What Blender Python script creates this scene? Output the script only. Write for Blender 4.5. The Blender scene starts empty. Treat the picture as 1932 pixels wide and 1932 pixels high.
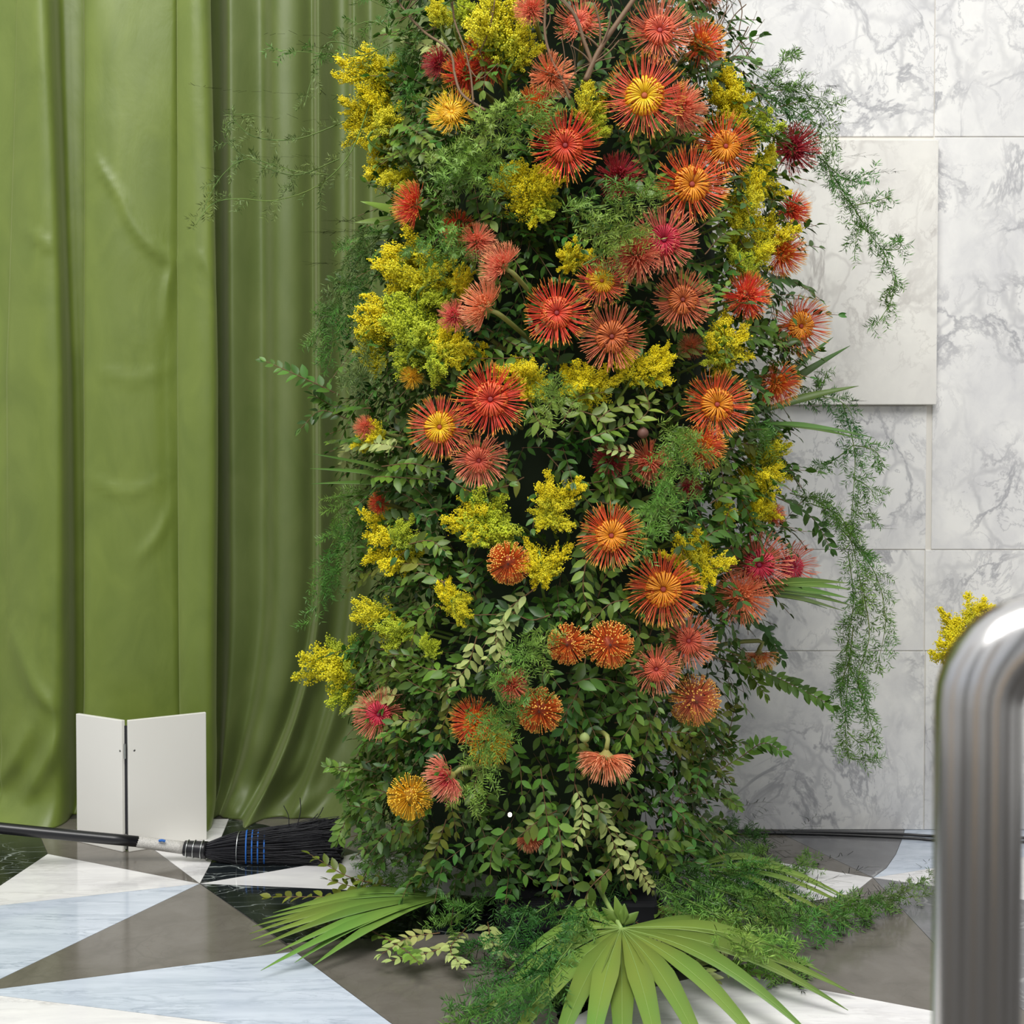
import bpy, math, random
import numpy as np
from mathutils import Vector, Matrix, noise
random.seed(7); rng = np.random.default_rng(7)
C = bpy.context.scene.collection
SC = bpy.context.scene
# ------------------------------------------------------------------ camera, world, light, exposure
FPX = 2300.0; HC = 1.0; PITCH = math.atan(55/2300)
cd = bpy.data.cameras.new('camera'); cam = bpy.data.objects.new('camera', cd); C.objects.link(cam)
cam.location = (0, 0, HC); cam.rotation_euler = (math.pi/2 - PITCH, 0, 0)
cd.sensor_width = 36; cd.lens = 36*FPX/1932; cd.clip_start = .05
cd.dof.use_dof = True; cd.dof.focus_distance = 2.75; cd.dof.aperture_fstop = 9.0
SC.camera = cam
w = bpy.data.worlds.new('world'); SC.world = w; w.use_nodes = True
nt = w.node_tree; bg = nt.nodes['Background']
tc = nt.nodes.new('ShaderNodeTexCoord'); sp = nt.nodes.new('ShaderNodeSeparateXYZ'); rp = nt.nodes.new('ShaderNodeValToRGB')
nt.links.new(tc.outputs['Generated'], sp.inputs[0])
mr = nt.nodes.new('ShaderNodeMapRange'); mr.inputs[1].default_value = -1; mr.inputs[2].default_value = 1
nt.links.new(sp.outputs['Z'], mr.inputs[0]); nt.links.new(mr.outputs[0], rp.inputs[0]); nt.links.new(rp.outputs[0], bg.inputs[0])
e = rp.color_ramp.elements
e[0].position = .0; e[0].color = (.22, .21, .20, 1); e[1].position = 1.0; e[1].color = (1.0, 1.0, .99, 1)
k = e.new(.5); k.color = (.47, .47, .465, 1)
k = e.new(.62); k.color = (.60, .63, .68, 1)
bg.inputs[1].default_value = 0.95

def area(name, loc, target, size, power, col=(1, 1, 1), sy=None):
    l = bpy.data.lights.new(name, 'AREA'); l.energy = power; l.size = size; l.color = col
    if sy: l.shape = 'RECTANGLE'; l.size_y = sy
    o = bpy.data.objects.new(name, l); C.objects.link(o); o.location = loc
    o.rotation_euler = (Vector(target)-Vector(loc)).to_track_quat('-Z', 'Y').to_euler(); return o
area('skylight', (-.7, -.3, 5.4), (0.1, 3.1, .8), 3.4, 250, (1.0, .985, .95), 2.6)
SC.view_settings.view_transform = 'Standard'; SC.view_settings.look = 'None'
SC.view_settings.gamma = 1; SC.view_settings.use_curve_mapping = False
SC.view_settings.exposure = 0.32

# ------------------------------------------------------------------ helpers
cp, sn = math.cos(PITCH), math.sin(PITCH)
def ray(px, py):
    dx = (px-966)/FPX; dy = -(py-966)/FPX
    return Vector((dx, cp+dy*sn, -sn+dy*cp))
def P(px, py, Y):
    r = ray(px, py); return Vector((0, 0, HC)) + r*(Y/r.y)
def Fl(px, py, z=0.0):
    r = ray(px, py); return Vector((0, 0, HC)) + r*((z-HC)/r.z)
def proj(v):
    x, y, z = v[0], v[1], v[2]-HC
    f = y*cp - z*sn; u = y*sn + z*cp
    return 966+FPX*x/f, 966-FPX*u/f

def mesh(name, V, F, mat=None, t=None, smooth=True):
    V = np.asarray(V, dtype=np.float32); F = np.asarray(F, dtype=np.int32)
    me = bpy.data.meshes.new(name)
    me.vertices.add(len(V)); me.vertices.foreach_set('co', V.ravel())
    k = F.shape[1]
    me.loops.add(F.size); me.loops.foreach_set('vertex_index', F.ravel())
    me.polygons.add(len(F)); me.polygons.foreach_set('loop_start', np.arange(len(F), dtype=np.int32)*k)
    me.polygons.foreach_set('use_smooth', np.full(len(F), smooth))
    if t is not None:
        a = me.attributes.new('along', 'FLOAT', 'POINT'); a.data.foreach_set('value', np.asarray(t, dtype=np.float32).ravel())
    me.update(calc_edges=True)
    if mat: me.materials.append(mat)
    return me
def pmesh(name, V, F, mat=None, smooth=False):
    me = bpy.data.meshes.new(name); me.from_pydata([tuple(v) for v in V], [], F)
    if smooth: me.polygons.foreach_set('use_smooth', [True]*len(me.polygons))
    if mat: me.materials.append(mat)
    me.update(); return me
def link(name, me, parent=None, loc=None, mat=None):
    o = bpy.data.objects.new(name, me); C.objects.link(o)
    if parent: o.parent = parent
    if loc is not None: o.location = loc
    if mat:
        o.material_slots[0].link = 'OBJECT'; o.material_slots[0].material = mat
    return o
def tag(o, label=None, cat=None, group=None, kind=None):
    if label: o['label'] = label
    if cat: o['category'] = cat
    if group: o['group'] = group
    if kind: o['kind'] = kind
    return o
def thing(name, loc, label, cat, group=None):
    return tag(link(name, None, None, loc), label, cat, group)

def nrm(a): return a/np.maximum(np.linalg.norm(a, axis=-1, keepdims=True), 1e-9)
def tubes(Pt, R, sides=3):
    Pt = np.asarray(Pt, float); N, K, _ = Pt.shape
    R = np.broadcast_to(np.asarray(R, float), (N, K))
    T = nrm(np.gradient(Pt, axis=1))
    ref = np.eye(3)[np.argmin(np.abs(T).max(axis=1), axis=-1)][:, None, :]
    B = nrm(np.cross(T, np.broadcast_to(ref, T.shape))); Nn = np.cross(B, T)
    a = np.arange(sides)*2*math.pi/sides
    V = Pt[:, :, None, :] + R[:, :, None, None]*(np.cos(a)[None, None, :, None]*B[:, :, None, :]+np.sin(a)[None, None, :, None]*Nn[:, :, None, :])
    idx = np.arange(N*K*sides).reshape(N, K, sides)
    q = np.stack([idx[:, :-1, :], np.roll(idx, -1, 2)[:, :-1, :], np.roll(idx, -1, 2)[:, 1:, :], idx[:, 1:, :]], -1).reshape(-1, 4)
    t = np.broadcast_to(np.linspace(0, 1, K)[None, :, None], (N, K, sides)).ravel()
    return V.reshape(-1, 3), q, t
def tri(q): return np.concatenate([q[:, [0, 1, 2]], q[:, [0, 2, 3]]])
def inst(Vt, Ft, M, T, sc=None):
    V = np.einsum('nij,vj->nvi', M, Vt) + np.asarray(T)[:, None, :]
    n = len(Vt); F = (np.asarray(Ft)[None]+(np.arange(len(M))*n)[:, None, None]).reshape(-1, Ft.shape[1])
    return V.reshape(-1, 3), F
def spline(pts, n):
    p = [Vector(q) for q in pts]
    if len(p) == 2: return np.array([p[0].lerp(p[1], i/(n-1)) for i in range(n)])
    p = [p[0]*2-p[1]]+p+[p[-1]*2-p[-2]]
    out = []; m = len(p)-3
    for i in range(n):
        u = i/(n-1)*m; k = min(int(u), m-1); f = u-k
        a, b, c, d = p[k:k+4]
        out.append(.5*((2*b)+(c-a)*f+(2*a-5*b+4*c-d)*f*f+(3*b-a-3*c+d)*f**3))
    return np.array(out)
def tube_obj(name, pts, r0, r1, mat, parent=None, n=14, sides=6, loc=None):
    pp = spline(pts, n); 
    if loc is not None: pp = pp-np.array(loc)
    R = np.linspace(r0, r1, n)[None]
    pp2 = np.concatenate([pp[:1], pp, pp[-1:]]); pp2[0] -= (pp[1]-pp[0])*.02; pp2[-1] += (pp[-1]-pp[-2])*.02
    R = np.concatenate([[r0*.1], R[0], [r1*.1]])[None]
    V, q, t = tubes(pp2[None], R, sides)
    return link(name, mesh(name, V, q, mat, t), parent)
def box(name, c, s, mat, parent=None, rz=0, bev=.002):
    import bmesh
    bm = bmesh.new(); bmesh.ops.create_cube(bm, size=1)
    for v in bm.verts: v.co = Vector((v.co.x*s[0], v.co.y*s[1], v.co.z*s[2]))
    if bev: bmesh.ops.bevel(bm, geom=bm.edges[:], offset=bev, segments=2, affect='EDGES', profile=.5)
    me = bpy.data.meshes.new(name); bm.to_mesh(me); bm.free(); me.materials.append(mat)
    o = link(name, me, parent, c); o.rotation_euler.z = rz; return o

# ------------------------------------------------------------------ materials
def mat(name, col=(.5, .5, .5), rough=.5, metal=0, spec=.5, **kw):
    m = bpy.data.materials.new(name); m.use_nodes = True
    b = m.node_tree.nodes['Principled BSDF']
    b.inputs['Base Color'].default_value = (*col, 1); b.inputs['Roughness'].default_value = rough
    b.inputs['Metallic'].default_value = metal; b.inputs['Specular IOR Level'].default_value = spec
    for k_, v in kw.items(): b.inputs[k_.replace('_', ' ')].default_value = v
    return m
def N(m, t, **kw):
    n = m.node_tree.nodes.new(t)
    for k_, v in kw.items(): setattr(n, k_, v)
    return n
def L(m, a, b): m.node_tree.links.new(a, b)
def ramp(m, stops, fac):
    r = N(m, 'ShaderNodeValToRGB'); el = r.color_ramp.elements
    while len(el) < len(stops): el.new(.5)
    for e_, (p, c) in zip(el, stops): e_.position = p; e_.color = (*c, 1)
    L(m, fac, r.inputs[0]); return r.outputs[0]
def B(m): return m.node_tree.nodes['Principled BSDF']
def bump(m, h, s=.2, d=.002):
    b = N(m, 'ShaderNodeBump'); b.inputs['Strength'].default_value = s; b.inputs['Distance'].default_value = d
    L(m, h, b.inputs['Height']); L(m, b.outputs[0], B(m).inputs['Normal'])
def noise_n(m, scale, vec=None, detail=4, dist=0, rough=.5):
    n = N(m, 'ShaderNodeTexNoise'); n.inputs['Scale'].default_value = scale; n.inputs['Detail'].default_value = detail
    n.inputs['Distortion'].default_value = dist; n.inputs['Roughness'].default_value = rough
    if vec: L(m, vec, n.inputs['Vector'])
    return n.outputs['Fac']
def pvar(name, col, amt=.25, rough=.4, scale=4.0, transl=.25, spec=.5, obj=True, hue=.03):
    """plant material: colour varied per object and over space, thin-leaf translucency"""
    m = mat(name, col, rough, 0, spec)
    hs = N(m, 'ShaderNodeHueSaturation'); hs.inputs['Color'].default_value = (*col, 1)
    oi = N(m, 'ShaderNodeObjectInfo')
    a = N(m, 'ShaderNodeMapRange'); a.inputs[3].default_value = 1-amt; a.inputs[4].default_value = 1+amt*1.3
    b2 = N(m, 'ShaderNodeMapRange'); b2.inputs[3].default_value = .5-hue; b2.inputs[4].default_value = .5+hue
    if obj:
        L(m, oi.outputs['Random'], a.inputs[0])
    else:
        g = N(m, 'ShaderNodeNewGeometry'); L(m, g.outputs['Random Per Island'], a.inputs[0])
    tc_ = N(m, 'ShaderNodeNewGeometry')
    nf = noise_n(m, scale, tc_.outputs['Position'], 2)
    b2.inputs[1].default_value = .3; b2.inputs[2].default_value = .7
    L(m, nf, b2.inputs[0])
    L(m, a.outputs[0], hs.inputs['Value']); L(m, b2.outputs[0], hs.inputs['Hue'])
    L(m, hs.outputs[0], B(m).inputs['Base Color'])
    if transl:
        tr = N(m, 'ShaderNodeBsdfTranslucent'); mx = N(m, 'ShaderNodeMixShader'); mx.inputs[0].default_value = transl
        L(m, hs.outputs[0], tr.inputs[0]); out = m.node_tree.nodes['Material Output']
        L(m, B(m).outputs[0], mx.inputs[1]); L(m, tr.outputs[0], mx.inputs[2]); L(m, mx.outputs[0], out.inputs[0])
    return m
def marble(name, base, tint, vein, scale, stretch=(1, 1, 1), rough=.15, vw=.04, amt=1.0, dirt=.3, rot=0.0, ridged=False):
    m = mat(name, base, rough)
    g = N(m, 'ShaderNodeNewGeometry'); oi = N(m, 'ShaderNodeObjectInfo')
    mp = N(m, 'ShaderNodeMapping'); mp.inputs['Scale'].default_value = stretch; mp.inputs['Rotation'].default_value = (0, rot, rot)
    cx = N(m, 'ShaderNodeVectorMath', operation='SCALE'); cb = N(m, 'ShaderNodeCombineXYZ')
    for i in range(3): L(m, oi.outputs['Random'], cb.inputs[i])
    L(m, cb.outputs[0], cx.inputs[0]); cx.inputs['Scale'].default_value = 17.0
    ad = N(m, 'ShaderNodeVectorMath', operation='ADD'); L(m, g.outputs['Position'], ad.inputs[0]); L(m, cx.outputs[0], ad.inputs[1])
    L(m, ad.outputs[0], mp.inputs[0])
    nz = N(m, 'ShaderNodeTexNoise'); nz.inputs['Scale'].default_value = scale*.9; nz.inputs['Detail'].default_value = 4
    L(m, mp.outputs[0], nz.inputs['Vector'])
    sc = N(m, 'ShaderNodeVectorMath', operation='SCALE'); sc.inputs['Scale'].default_value = .55/scale*2
    L(m, nz.outputs['Color'], sc.inputs[0])
    ad2 = N(m, 'ShaderNodeVectorMath', operation='ADD'); L(m, mp.outputs[0], ad2.inputs[0]); L(m, sc.outputs[0], ad2.inputs[1])
    def veins(s, width):
        v = N(m, 'ShaderNodeTexVoronoi', feature='DISTANCE_TO_EDGE'); v.inputs['Scale'].default_value = s
        L(m, ad2.outputs[0], v.inputs['Vector'])
        r = N(m, 'ShaderNodeMapRange', interpolation_type='SMOOTHSTEP'); r.inputs[1].default_value = 0; r.inputs[2].default_value = width
        r.inputs[3].default_value = 1; r.inputs[4].default_value = 0; L(m, v.outputs['Distance'], r.inputs[0]); return r.outputs[0]
    v1 = veins(scale, vw*2.2); v2 = veins(scale*2.3, vw)
    mask = noise_n(m, scale*.7, mp.outputs[0], 3)
    mk = N(m, 'ShaderNodeMapRange'); mk.inputs[1].default_value = .38; mk.inputs[2].default_value = .62; L(m, mask, mk.inputs[0])
    mxx = N(m, 'ShaderNodeMath', operation='MAXIMUM')
    if ridged:
        def ridge(sc_, wd, det=7, dist=.6):
            n_ = noise_n(m, sc_, mp.outputs[0], det, dist, .62)
            s1 = N(m, 'ShaderNodeMath', operation='SUBTRACT'); L(m, n_, s1.inputs[0]); s1.inputs[1].default_value = .5
            s2 = N(m, 'ShaderNodeMath', operation='ABSOLUTE'); L(m, s1.outputs[0], s2.inputs[0])
            r_ = N(m, 'ShaderNodeMapRange', interpolation_type='SMOOTHSTEP'); r_.inputs[1].default_value = 0; r_.inputs[2].default_value = wd
            r_.inputs[3].default_value = 1; r_.inputs[4].default_value = 0; L(m, s2.outputs[0], r_.inputs[0]); return r_.outputs[0]
        ra = ridge(scale*.55, .032); rb = ridge(scale*1.4, .022, 8, .5)
        ms = N(m, 'ShaderNodeMath', operation='MULTIPLY'); L(m, rb, ms.inputs[0]); ms.inputs[1].default_value = .6
        vs_ = N(m, 'ShaderNodeMath', operation='MULTIPLY'); L(m, v1, vs_.inputs[0]); vs_.inputs[1].default_value = .5
        v1 = N(m, 'ShaderNodeMath', operation='MAXIMUM'); L(m, ms.outputs[0], v1.inputs[0]); L(m, vs_.outputs[0], v1.inputs[1]); v1 = v1.outputs[0]; v2 = ra
    L(m, v1, mxx.inputs[0]); L(m, v2, mxx.inputs[1])
    mu = N(m, 'ShaderNodeMath', operation='MULTIPLY'); L(m, mxx.outputs[0], mu.inputs[0]); L(m, mk.outputs[0], mu.inputs[1])
    mu2 = N(m, 'ShaderNodeMath', operation='MULTIPLY'); L(m, mu.outputs[0], mu2.inputs[0]); mu2.inputs[1].default_value = amt
    cl = noise_n(m, scale*1.1, ad2.outputs[0], 7, 0, .6)
    c1 = ramp(m, [(.35, base), (.72, tint)], cl)
    mix = N(m, 'ShaderNodeMix', data_type='RGBA'); L(m, mu2.outputs[0], mix.inputs[0]); L(m, c1, mix.inputs[6]); mix.inputs[7].default_value = (*vein, 1)
    L(m, mix.outputs[2], B(m).inputs['Base Color'])
    return m

M_wall = marble('wall_marble', (.85, .84, .81), (.66, .655, .66), (.36, .36, .38), 5.4, (1.2, 1, .95), .32, .030, .85, rot=.6, ridged=True)
M_wallw = marble('wall_marble_cream', (.86, .84, .78), (.73, .71, .67), (.44, .41, .38), 5.0, (1.2, 1, .95), .32, .026, .75, rot=.7, ridged=True)
M_grout = mat('grout', (.74, .71, .65), .8)
M_fblue = marble('floor_bluewhite', (.60, .66, .75), (.45, .51, .60), (.27, .32, .40), 7, (.6, 3.6, 1), .10, .03, .6, ridged=True)
M_fwhite = marble('floor_white', (.82, .81, .80), (.66, .65, .66), (.40, .38, .38), 6, (.6, 2.6, 1), .10, .03, .5, ridged=True)
M_fbrown = marble('floor_taupe', (.125, .112, .095), (.17, .155, .135), (.09, .08, .07), 9, (1, 1, 1), .13, .03, .3)
M_fgrey = marble('floor_grey', (.13, .13, .135), (.20, .20, .21), (.5, .5, .5), 5, (1, 1, 1), .13, .012, .5)
M_fblack = marble('floor_black', (.006, .008, .010), (.015, .02, .022), (.55, .6, .58), 6, (.6, 1.6, 1), .08, .008, .6)
M_white = mat('white_laminate', (.80, .785, .73), .28)
M_white_edge = mat('white_edge', (.85, .84, .80), .35)
M_black = mat('black_gloss', (.008, .008, .010), .3)
M_blackm = mat('black_matt', (.012, .012, .016), .7)
M_brist = mat('bristle_black', (.010, .010, .014), .38)
M_blue = mat('blue_thread', (.015, .12, .45), .6)
M_wire = mat('wire_metal', (.6, .62, .6), .3, 1)
M_steel = mat('stainless_steel', (.56, .55, .54), .2, 1)
_g = N(M_steel, 'ShaderNodeNewGeometry'); _m = N(M_steel, 'ShaderNodeMapping'); _m.inputs['Scale'].default_value = (1, 1, 60); L(M_steel, _g.outputs['Position'], _m.inputs[0])
bump(M_steel, noise_n(M_steel, 40, _m.outputs[0]), .05, .0005)
M_scr = mat('screw_metal', (.18, .18, .17), .4, 1)
M_tape = mat('worn_label', (.6, .58, .53), .6)
L(M_tape, ramp(M_tape, [(.40, (.62, .60, .56)), (.62, (.30, .29, .27))], noise_n(M_tape, 60, None, 5)), B(M_tape).inputs['Base Color'])
def cloth(name, c1, c2, rough, sheen):
    m = mat(name, c1, rough); b = B(m)
    b.inputs['Sheen Weight'].default_value = sheen; b.inputs['Sheen Roughness'].default_value = .5; b.inputs['Sheen Tint'].default_value = (.80, .85, .50, 1)
    g = N(m, 'ShaderNodeNewGeometry'); mp = N(m, 'ShaderNodeMapping'); mp.inputs['Scale'].default_value = (1, 1, .5); L(m, g.outputs['Position'], mp.inputs[0])
    L(m, ramp(m, [(.3, c1), (.7, c2)], noise_n(m, 7, mp.outputs[0], 6, 1.5)), b.inputs['Base Color'])
    bump(m, noise_n(m, 9, mp.outputs[0], 8, .4, .55), .30, .01)
    return m
M_cur = cloth('green_satin', (.125, .175, .026), (.165, .22, .036), .45, .25)
M_cur2 = cloth('green_satin_rear', (.10, .14, .032), (.13, .17, .045), .5, .2)
M_pil = {'d': mat('reflection_bronze', (.05, .04, .03), .4), 't': mat('reflection_tan_stone', (.50, .38, .26), .5)}
M_twig = mat('twig_bark', (.16, .095, .05), .7)
M_stem = pvar('green_stem', (.12, .20, .03), .2, .5, transl=0)
M_stemb = mat('reddish_stem', (.16, .085, .035), .6)
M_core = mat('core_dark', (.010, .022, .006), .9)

# ------------------------------------------------------------------ setting: floor
floor = link('floor', pmesh('floor', [(-3.5, -3.2, -.02), (3.5, -3.2, -.02), (3.5, 4.2, -.02), (-3.5, 4.2, -.02), (-3.5, -3.2, -.0015), (3.5, -3.2, -.0015), (3.5, 4.2, -.0015), (-3.5, 4.2, -.0015)],
    [(0, 3, 2, 1), (4, 5, 6, 7), (0, 1, 5, 4), (1, 2, 6, 5), (2, 3, 7, 6), (3, 0, 4, 7)], mat('floor_joint', (.06, .055, .05), .5)))
floor['kind'] = 'structure'
def tile(pp, m):
    p = [Fl(*q).xy if len(q) == 2 else Vector(q[:2]) for q in pp]
    A = sum(p[i].x*p[(i+1) % len(p)].y-p[(i+1) % len(p)].x*p[i].y for i in range(len(p)))
    if A < 0: p.reverse()
    n = len(p); o_ = []
    for i in range(n):
        a, b, c = p[i-1], p[i], p[(i+1) % n]
        d1 = (b-a).normalized(); d2 = (c-b).normalized()
        n1 = Vector((-d1.y, d1.x)); n2 = Vector((-d2.y, d2.x)); bis = n1+n2
        k_ = .0007/max(.25, 1+n1.dot(n2)); o_.append(b+bis*k_)
    V = [(q.x, q.y, 0) for q in o_]+[(q.x, q.y, -.012) for q in o_]
    F = [tuple(range(n))]+[(i, i+n, (i+1) % n+n, (i+1) % n) for i in range(n)]
    link('tile', pmesh('tile', V, F, m), floor)
S = (377, 1667); S2 = (1647, 1656); W3 = (-52, 1872)
W = lambda x, y: (x, y, 0)
tile([S, (556, 1795), W3], M_fbrown)
tile([W3, (556, 1795), (740, 1932), (1010, 2135), (437, 1932)], M_fblue)
tile([W3, (437, 1932), (1010, 2135), (600, 2700), (-700, 2500), (-500, 2000)], M_fwhite)
tile([S, W3, (-500, 2000), (-500, 1765), (0, 1708)], M_fblue)
tile([S, (0, 1708), (-500, 1765), (-340, 1745), (0, 1671), (90, 1611)] if False else [S, (0, 1708), (-420, 1756), (0, 1671), (90, 1611)], M_fwhite)
tile([(90, 1611), (0, 1671), (-420, 1756), (-600, 1700), (-500, 1545), (62, 1545)], M_fblack)
tile([S, (90, 1611), (62, 1545), (175, 1545), (292, 1604)], M_fbrown)
tile([S, (292, 1604), (175, 1545), (432, 1545), (425, 1562), (397, 1630)], M_fwhite)
tile([S, (397, 1630), (425, 1562), (432, 1545), (500, 1556), (677, 1608), (576, 1633)], M_fblack)
tile([(500, 1556), (432, 1545), (900, 1545), (900, 1640), (677, 1608)], M_fbrown)
tile([S, (576, 1633), (677, 1608), (900, 1640), (1000, 1695), (572, 1675)], M_fwhite)
tile([S, (572, 1675), (1000, 1695), (900, 1760), (540, 1779)], M_fblack)
tile([(540, 1779), (900, 1760), (1000, 1800), (1060, 1932), (1010, 2135), (740, 1932), (556, 1795)], M_fbrown)
tile([(1000, 1800), (1250, 1830), (1137, 1885), (1050, 1917), (1060, 1932)], M_fblack)
tile([(1060, 1932), (1050, 1917), (1137, 1885), (1361, 1832), (1765, 1908), (2300, 2010), (2300, 2500), (1010, 2135)], M_fwhite)
tile([(1361, 1832), (1400, 1720), (1592, 1690), (1625, 1674), S2, (1765, 1783), (1990, 1950), (1765, 1908)], M_fbrown)
tile([(1000, 1695), (1250, 1640), (1400, 1720), (1361, 1832), (1250, 1830), (1000, 1800), (900, 1760)], M_fblack)
tile([(1250, 1640), (1380, 1618), (1470, 1627), S2, (1625, 1674), (1592, 1690), (1540, 1700), (1400, 1720)], M_fwhite)
tile([(1000, 1695), (900, 1640), (900, 1545), (1467, 1545), (1470, 1571), S2, (1470, 1627), (1380, 1618), (1250, 1640)], M_fbrown)
tile([(1470, 1571), (1467, 1545), (1712, 1545), (1703, 1580), (1690, 1612), (1672, 1638), S2], M_fgrey)
tile([(1712, 1545), (2400, 1545), (2400, 1500+60), (1765, 1637), S2, (1672, 1638), (1690, 1612), (1703, 1580)], M_fblue)
tile([S2, (1765, 1637), (2400, 1560), (2400, 1770), (1765, 1672)], M_fwhite)
tile([S2, (1765, 1672), (2400, 1770), (2400, 2030), (1990, 1950), (1765, 1783)], M_fgrey)

# ------------------------------------------------------------------ setting: marble wall (panels proud of joints)
YW = 3.49
def wx(px): return (px-966)/FPX*YW
def wz(py): return P(966, py, YW).z
wall = link('wall_back', None); me = None
WL = wx(940)
def wbox(x0, x1, y0, y1, z0, z1, m, name='marble_panel', parent=None):
    return box(name, ((x0+x1)/2, (y0+y1)/2, (z0+z1)/2), (x1-x0, y1-y0, z1-z0), m, parent, bev=.0015 if name == 'marble_panel' else 0)
bpy.data.objects.remove(wall)
wall = wbox(WL, 3.4, YW+.0035, 4.15, 0, 3.6, M_grout, 'wall_back'); wall['kind'] = 'structure'
WC = Vector(wall.location)
def panel(a, b, t, bt, m, proud=0.0):
    g = .0014
    o = wbox(wx(a)+g, wx(b)-g, YW-proud, YW+.012, max(wz(bt), 0)+g*.7, wz(t)-g, m, parent=wall)
    o.location = Vector(o.location)-WC
top = -560
xr = 2130
panel(940, 1757, top, 258, M_wall); panel(1757, xr, top, 258, M_wall); panel(xr, 2600, top, 258, M_wall)
panel(940, 1760, 268, 765, M_wallw, .028)
panel(1757, xr, 258, 1037, M_wall); panel(xr, 2600, 258, 1037, M_wall)
panel(940, 1748, 765, 1037, M_wall)
panel(940, 1360, 1037, 1228, M_wall); panel(1360, 1746, 1037, 1228, M_wall); panel(1746, xr, 1037, 1228, M_wall); panel(xr, 2600, 1037, 1228, M_wall)
panel(940, 1150, 1228, 1580, M_wall); panel(1150, 1748, 1228, 1580, M_wall); panel(1748, xr, 1228, 1580, M_wall); panel(xr, 2600, 1228, 1580, M_wall)
wl = box('wall_left', (-1.75, 4.05, 1.8), (3.4, .12, 3.6), mat('plaster_dark', (.25, .24, .2), .8), bev=0); wl['kind'] = 'structure'

# unseen pillars added around the viewer to give the steel tube reflections
for i, (x, y, r_, m_) in enumerate([(-2.3, -.9, .22, 'd'), (-1.3, -2.3, .26, 't'), (.45, -2.5, .24, 'd'), (1.5, -2.2, .22, 't'), (2.7, -.9, .24, 'd'), (2.9, .9, .16, 'd'), (-2.9, .9, .18, 't')]):
    V, q, t = tubes(np.array([[[x, y, 0], [x, y, .02], [x, y, .25], [x, y, .26], [x, y, 2.0], [x, y, 3.4], [x, y, 3.42], [x, y, 3.6]]]), np.array([[r_*1.25, r_*1.25, r_*1.2, r_, r_*.97, r_*.92, r_*1.2, r_*1.25]]), 24)
    o = link('reflection_pillar_%d' % (i+1), mesh('reflection_pillar', V, q, M_pil[m_], t)); o['kind'] = 'structure'

# ------------------------------------------------------------------ curtains
def curtain(cols, Y0, m, label, seed, zt=3.3, pull=None, hem=.05, creases=(), smooth_=False):
    NX, NZ = 420, 170
    c = np.array(cols, float)
    def cr(vals, n):
        s = np.linspace(0, len(vals)-1.0001, n); k_ = s.astype(int); f = s-k_
        v = np.concatenate([[2*vals[0]-vals[1]], vals, [2*vals[-1]-vals[-2]]])
        a, b, d, g = v[k_], v[k_+1], v[k_+2], v[np.minimum(k_+3, len(v)-1)]
        return .5*(2*b+(d-a)*f+(2*a-5*b+4*d-g)*f*f+(3*b-a-3*d+g)*f**3)
    xt, xm, xb, dp = [cr(c[:, i], NX) for i in range(4)]
    if smooth_:
        kk_ = np.exp(-np.linspace(-1.8, 1.8, 25)**2); kk_ /= kk_.sum(); dp = 1.25*np.convolve(np.pad(dp, 12, 'edge'), kk_, 'valid'); xt = xm = xb = np.convolve(np.pad(xt, 12, 'reflect', reflect_type='odd'), kk_, 'valid')
    zs = np.linspace(0, 1, NZ)**1.25*zt
    V = np.zeros((NZ, NX, 3))
    for j, z in enumerate(zs):
        py = proj((0, Y0, z))[1]
        if py > 700: u = min(1, (py-700)/800); px = xm+(xb-xm)*(u*u*(3-2*u))
        else: u = (700-py)/700; px = xm+(xt-xm)*min(u, 1.6)
        y = Y0+dp*(1.0+.15*math.sin(z*2+seed))
        x = (px-966)/FPX*Y0
        if pull: x, y = pull(x, y, z)
        hz = max(0, 1-z/.10)
        y = y-hem*hz**2*(1+.6*np.sin(np.arange(NX)*.05+seed))
        V[j, :, 0] = x; V[j, :, 1] = y; V[j, :, 2] = z
    # soft cloth waviness and creases
    for j in range(NZ):
        z = zs[j]
        for i in range(NX):
            x = V[j, i, 0]
            d = .006*noise.noise(Vector((x*6+seed, z*1.1, 0)))+.0022*noise.noise(Vector((x*9+z*4, z*5-x*4, seed)))
            if z < .45: d += .016*(1-z/.45)*noise.noise(Vector((x*9+z*6, z*5, seed+5)))
            V[j, i, 1] += d
    PX = np.zeros((NZ, NX)); PY = np.zeros((NZ, NX))
    f = V[..., 1]*cp-(V[..., 2]-HC)*sn; u = V[..., 1]*sn+(V[..., 2]-HC)*cp
    PX = 966+FPX*V[..., 0]/f; PY = 966-FPX*u/f
    for (pts, h, wd) in creases:
        q = spline([(a, b, 0) for a, b in pts], 90)[:, :2]
        dmin = np.full(PX.shape, 1e9); uu = np.zeros(PX.shape)
        for kk, (a, b) in enumerate(q):
            dd = (PX-a)**2+(PY-b)**2; mk = dd < dmin; dmin[mk] = dd[mk]; uu[mk] = kk/89
        V[..., 1] -= h*np.exp(-dmin/(2*wd*wd))*np.sin(np.clip(uu, 0.02, .98)*math.pi)**.5
    idx = np.arange(NZ*NX).reshape(NZ, NX)
    q = np.stack([idx[:-1, :-1], idx[:-1, 1:], idx[1:, 1:], idx[1:, :-1]], -1).reshape(-1, 4)
    me = mesh('curtain', V.reshape(-1, 3), q, m)
    o = link('curtain', me); so = o.modifiers.new('thick', 'SOLIDIFY'); so.thickness = .003
    return tag(o, label, 'curtain')
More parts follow.
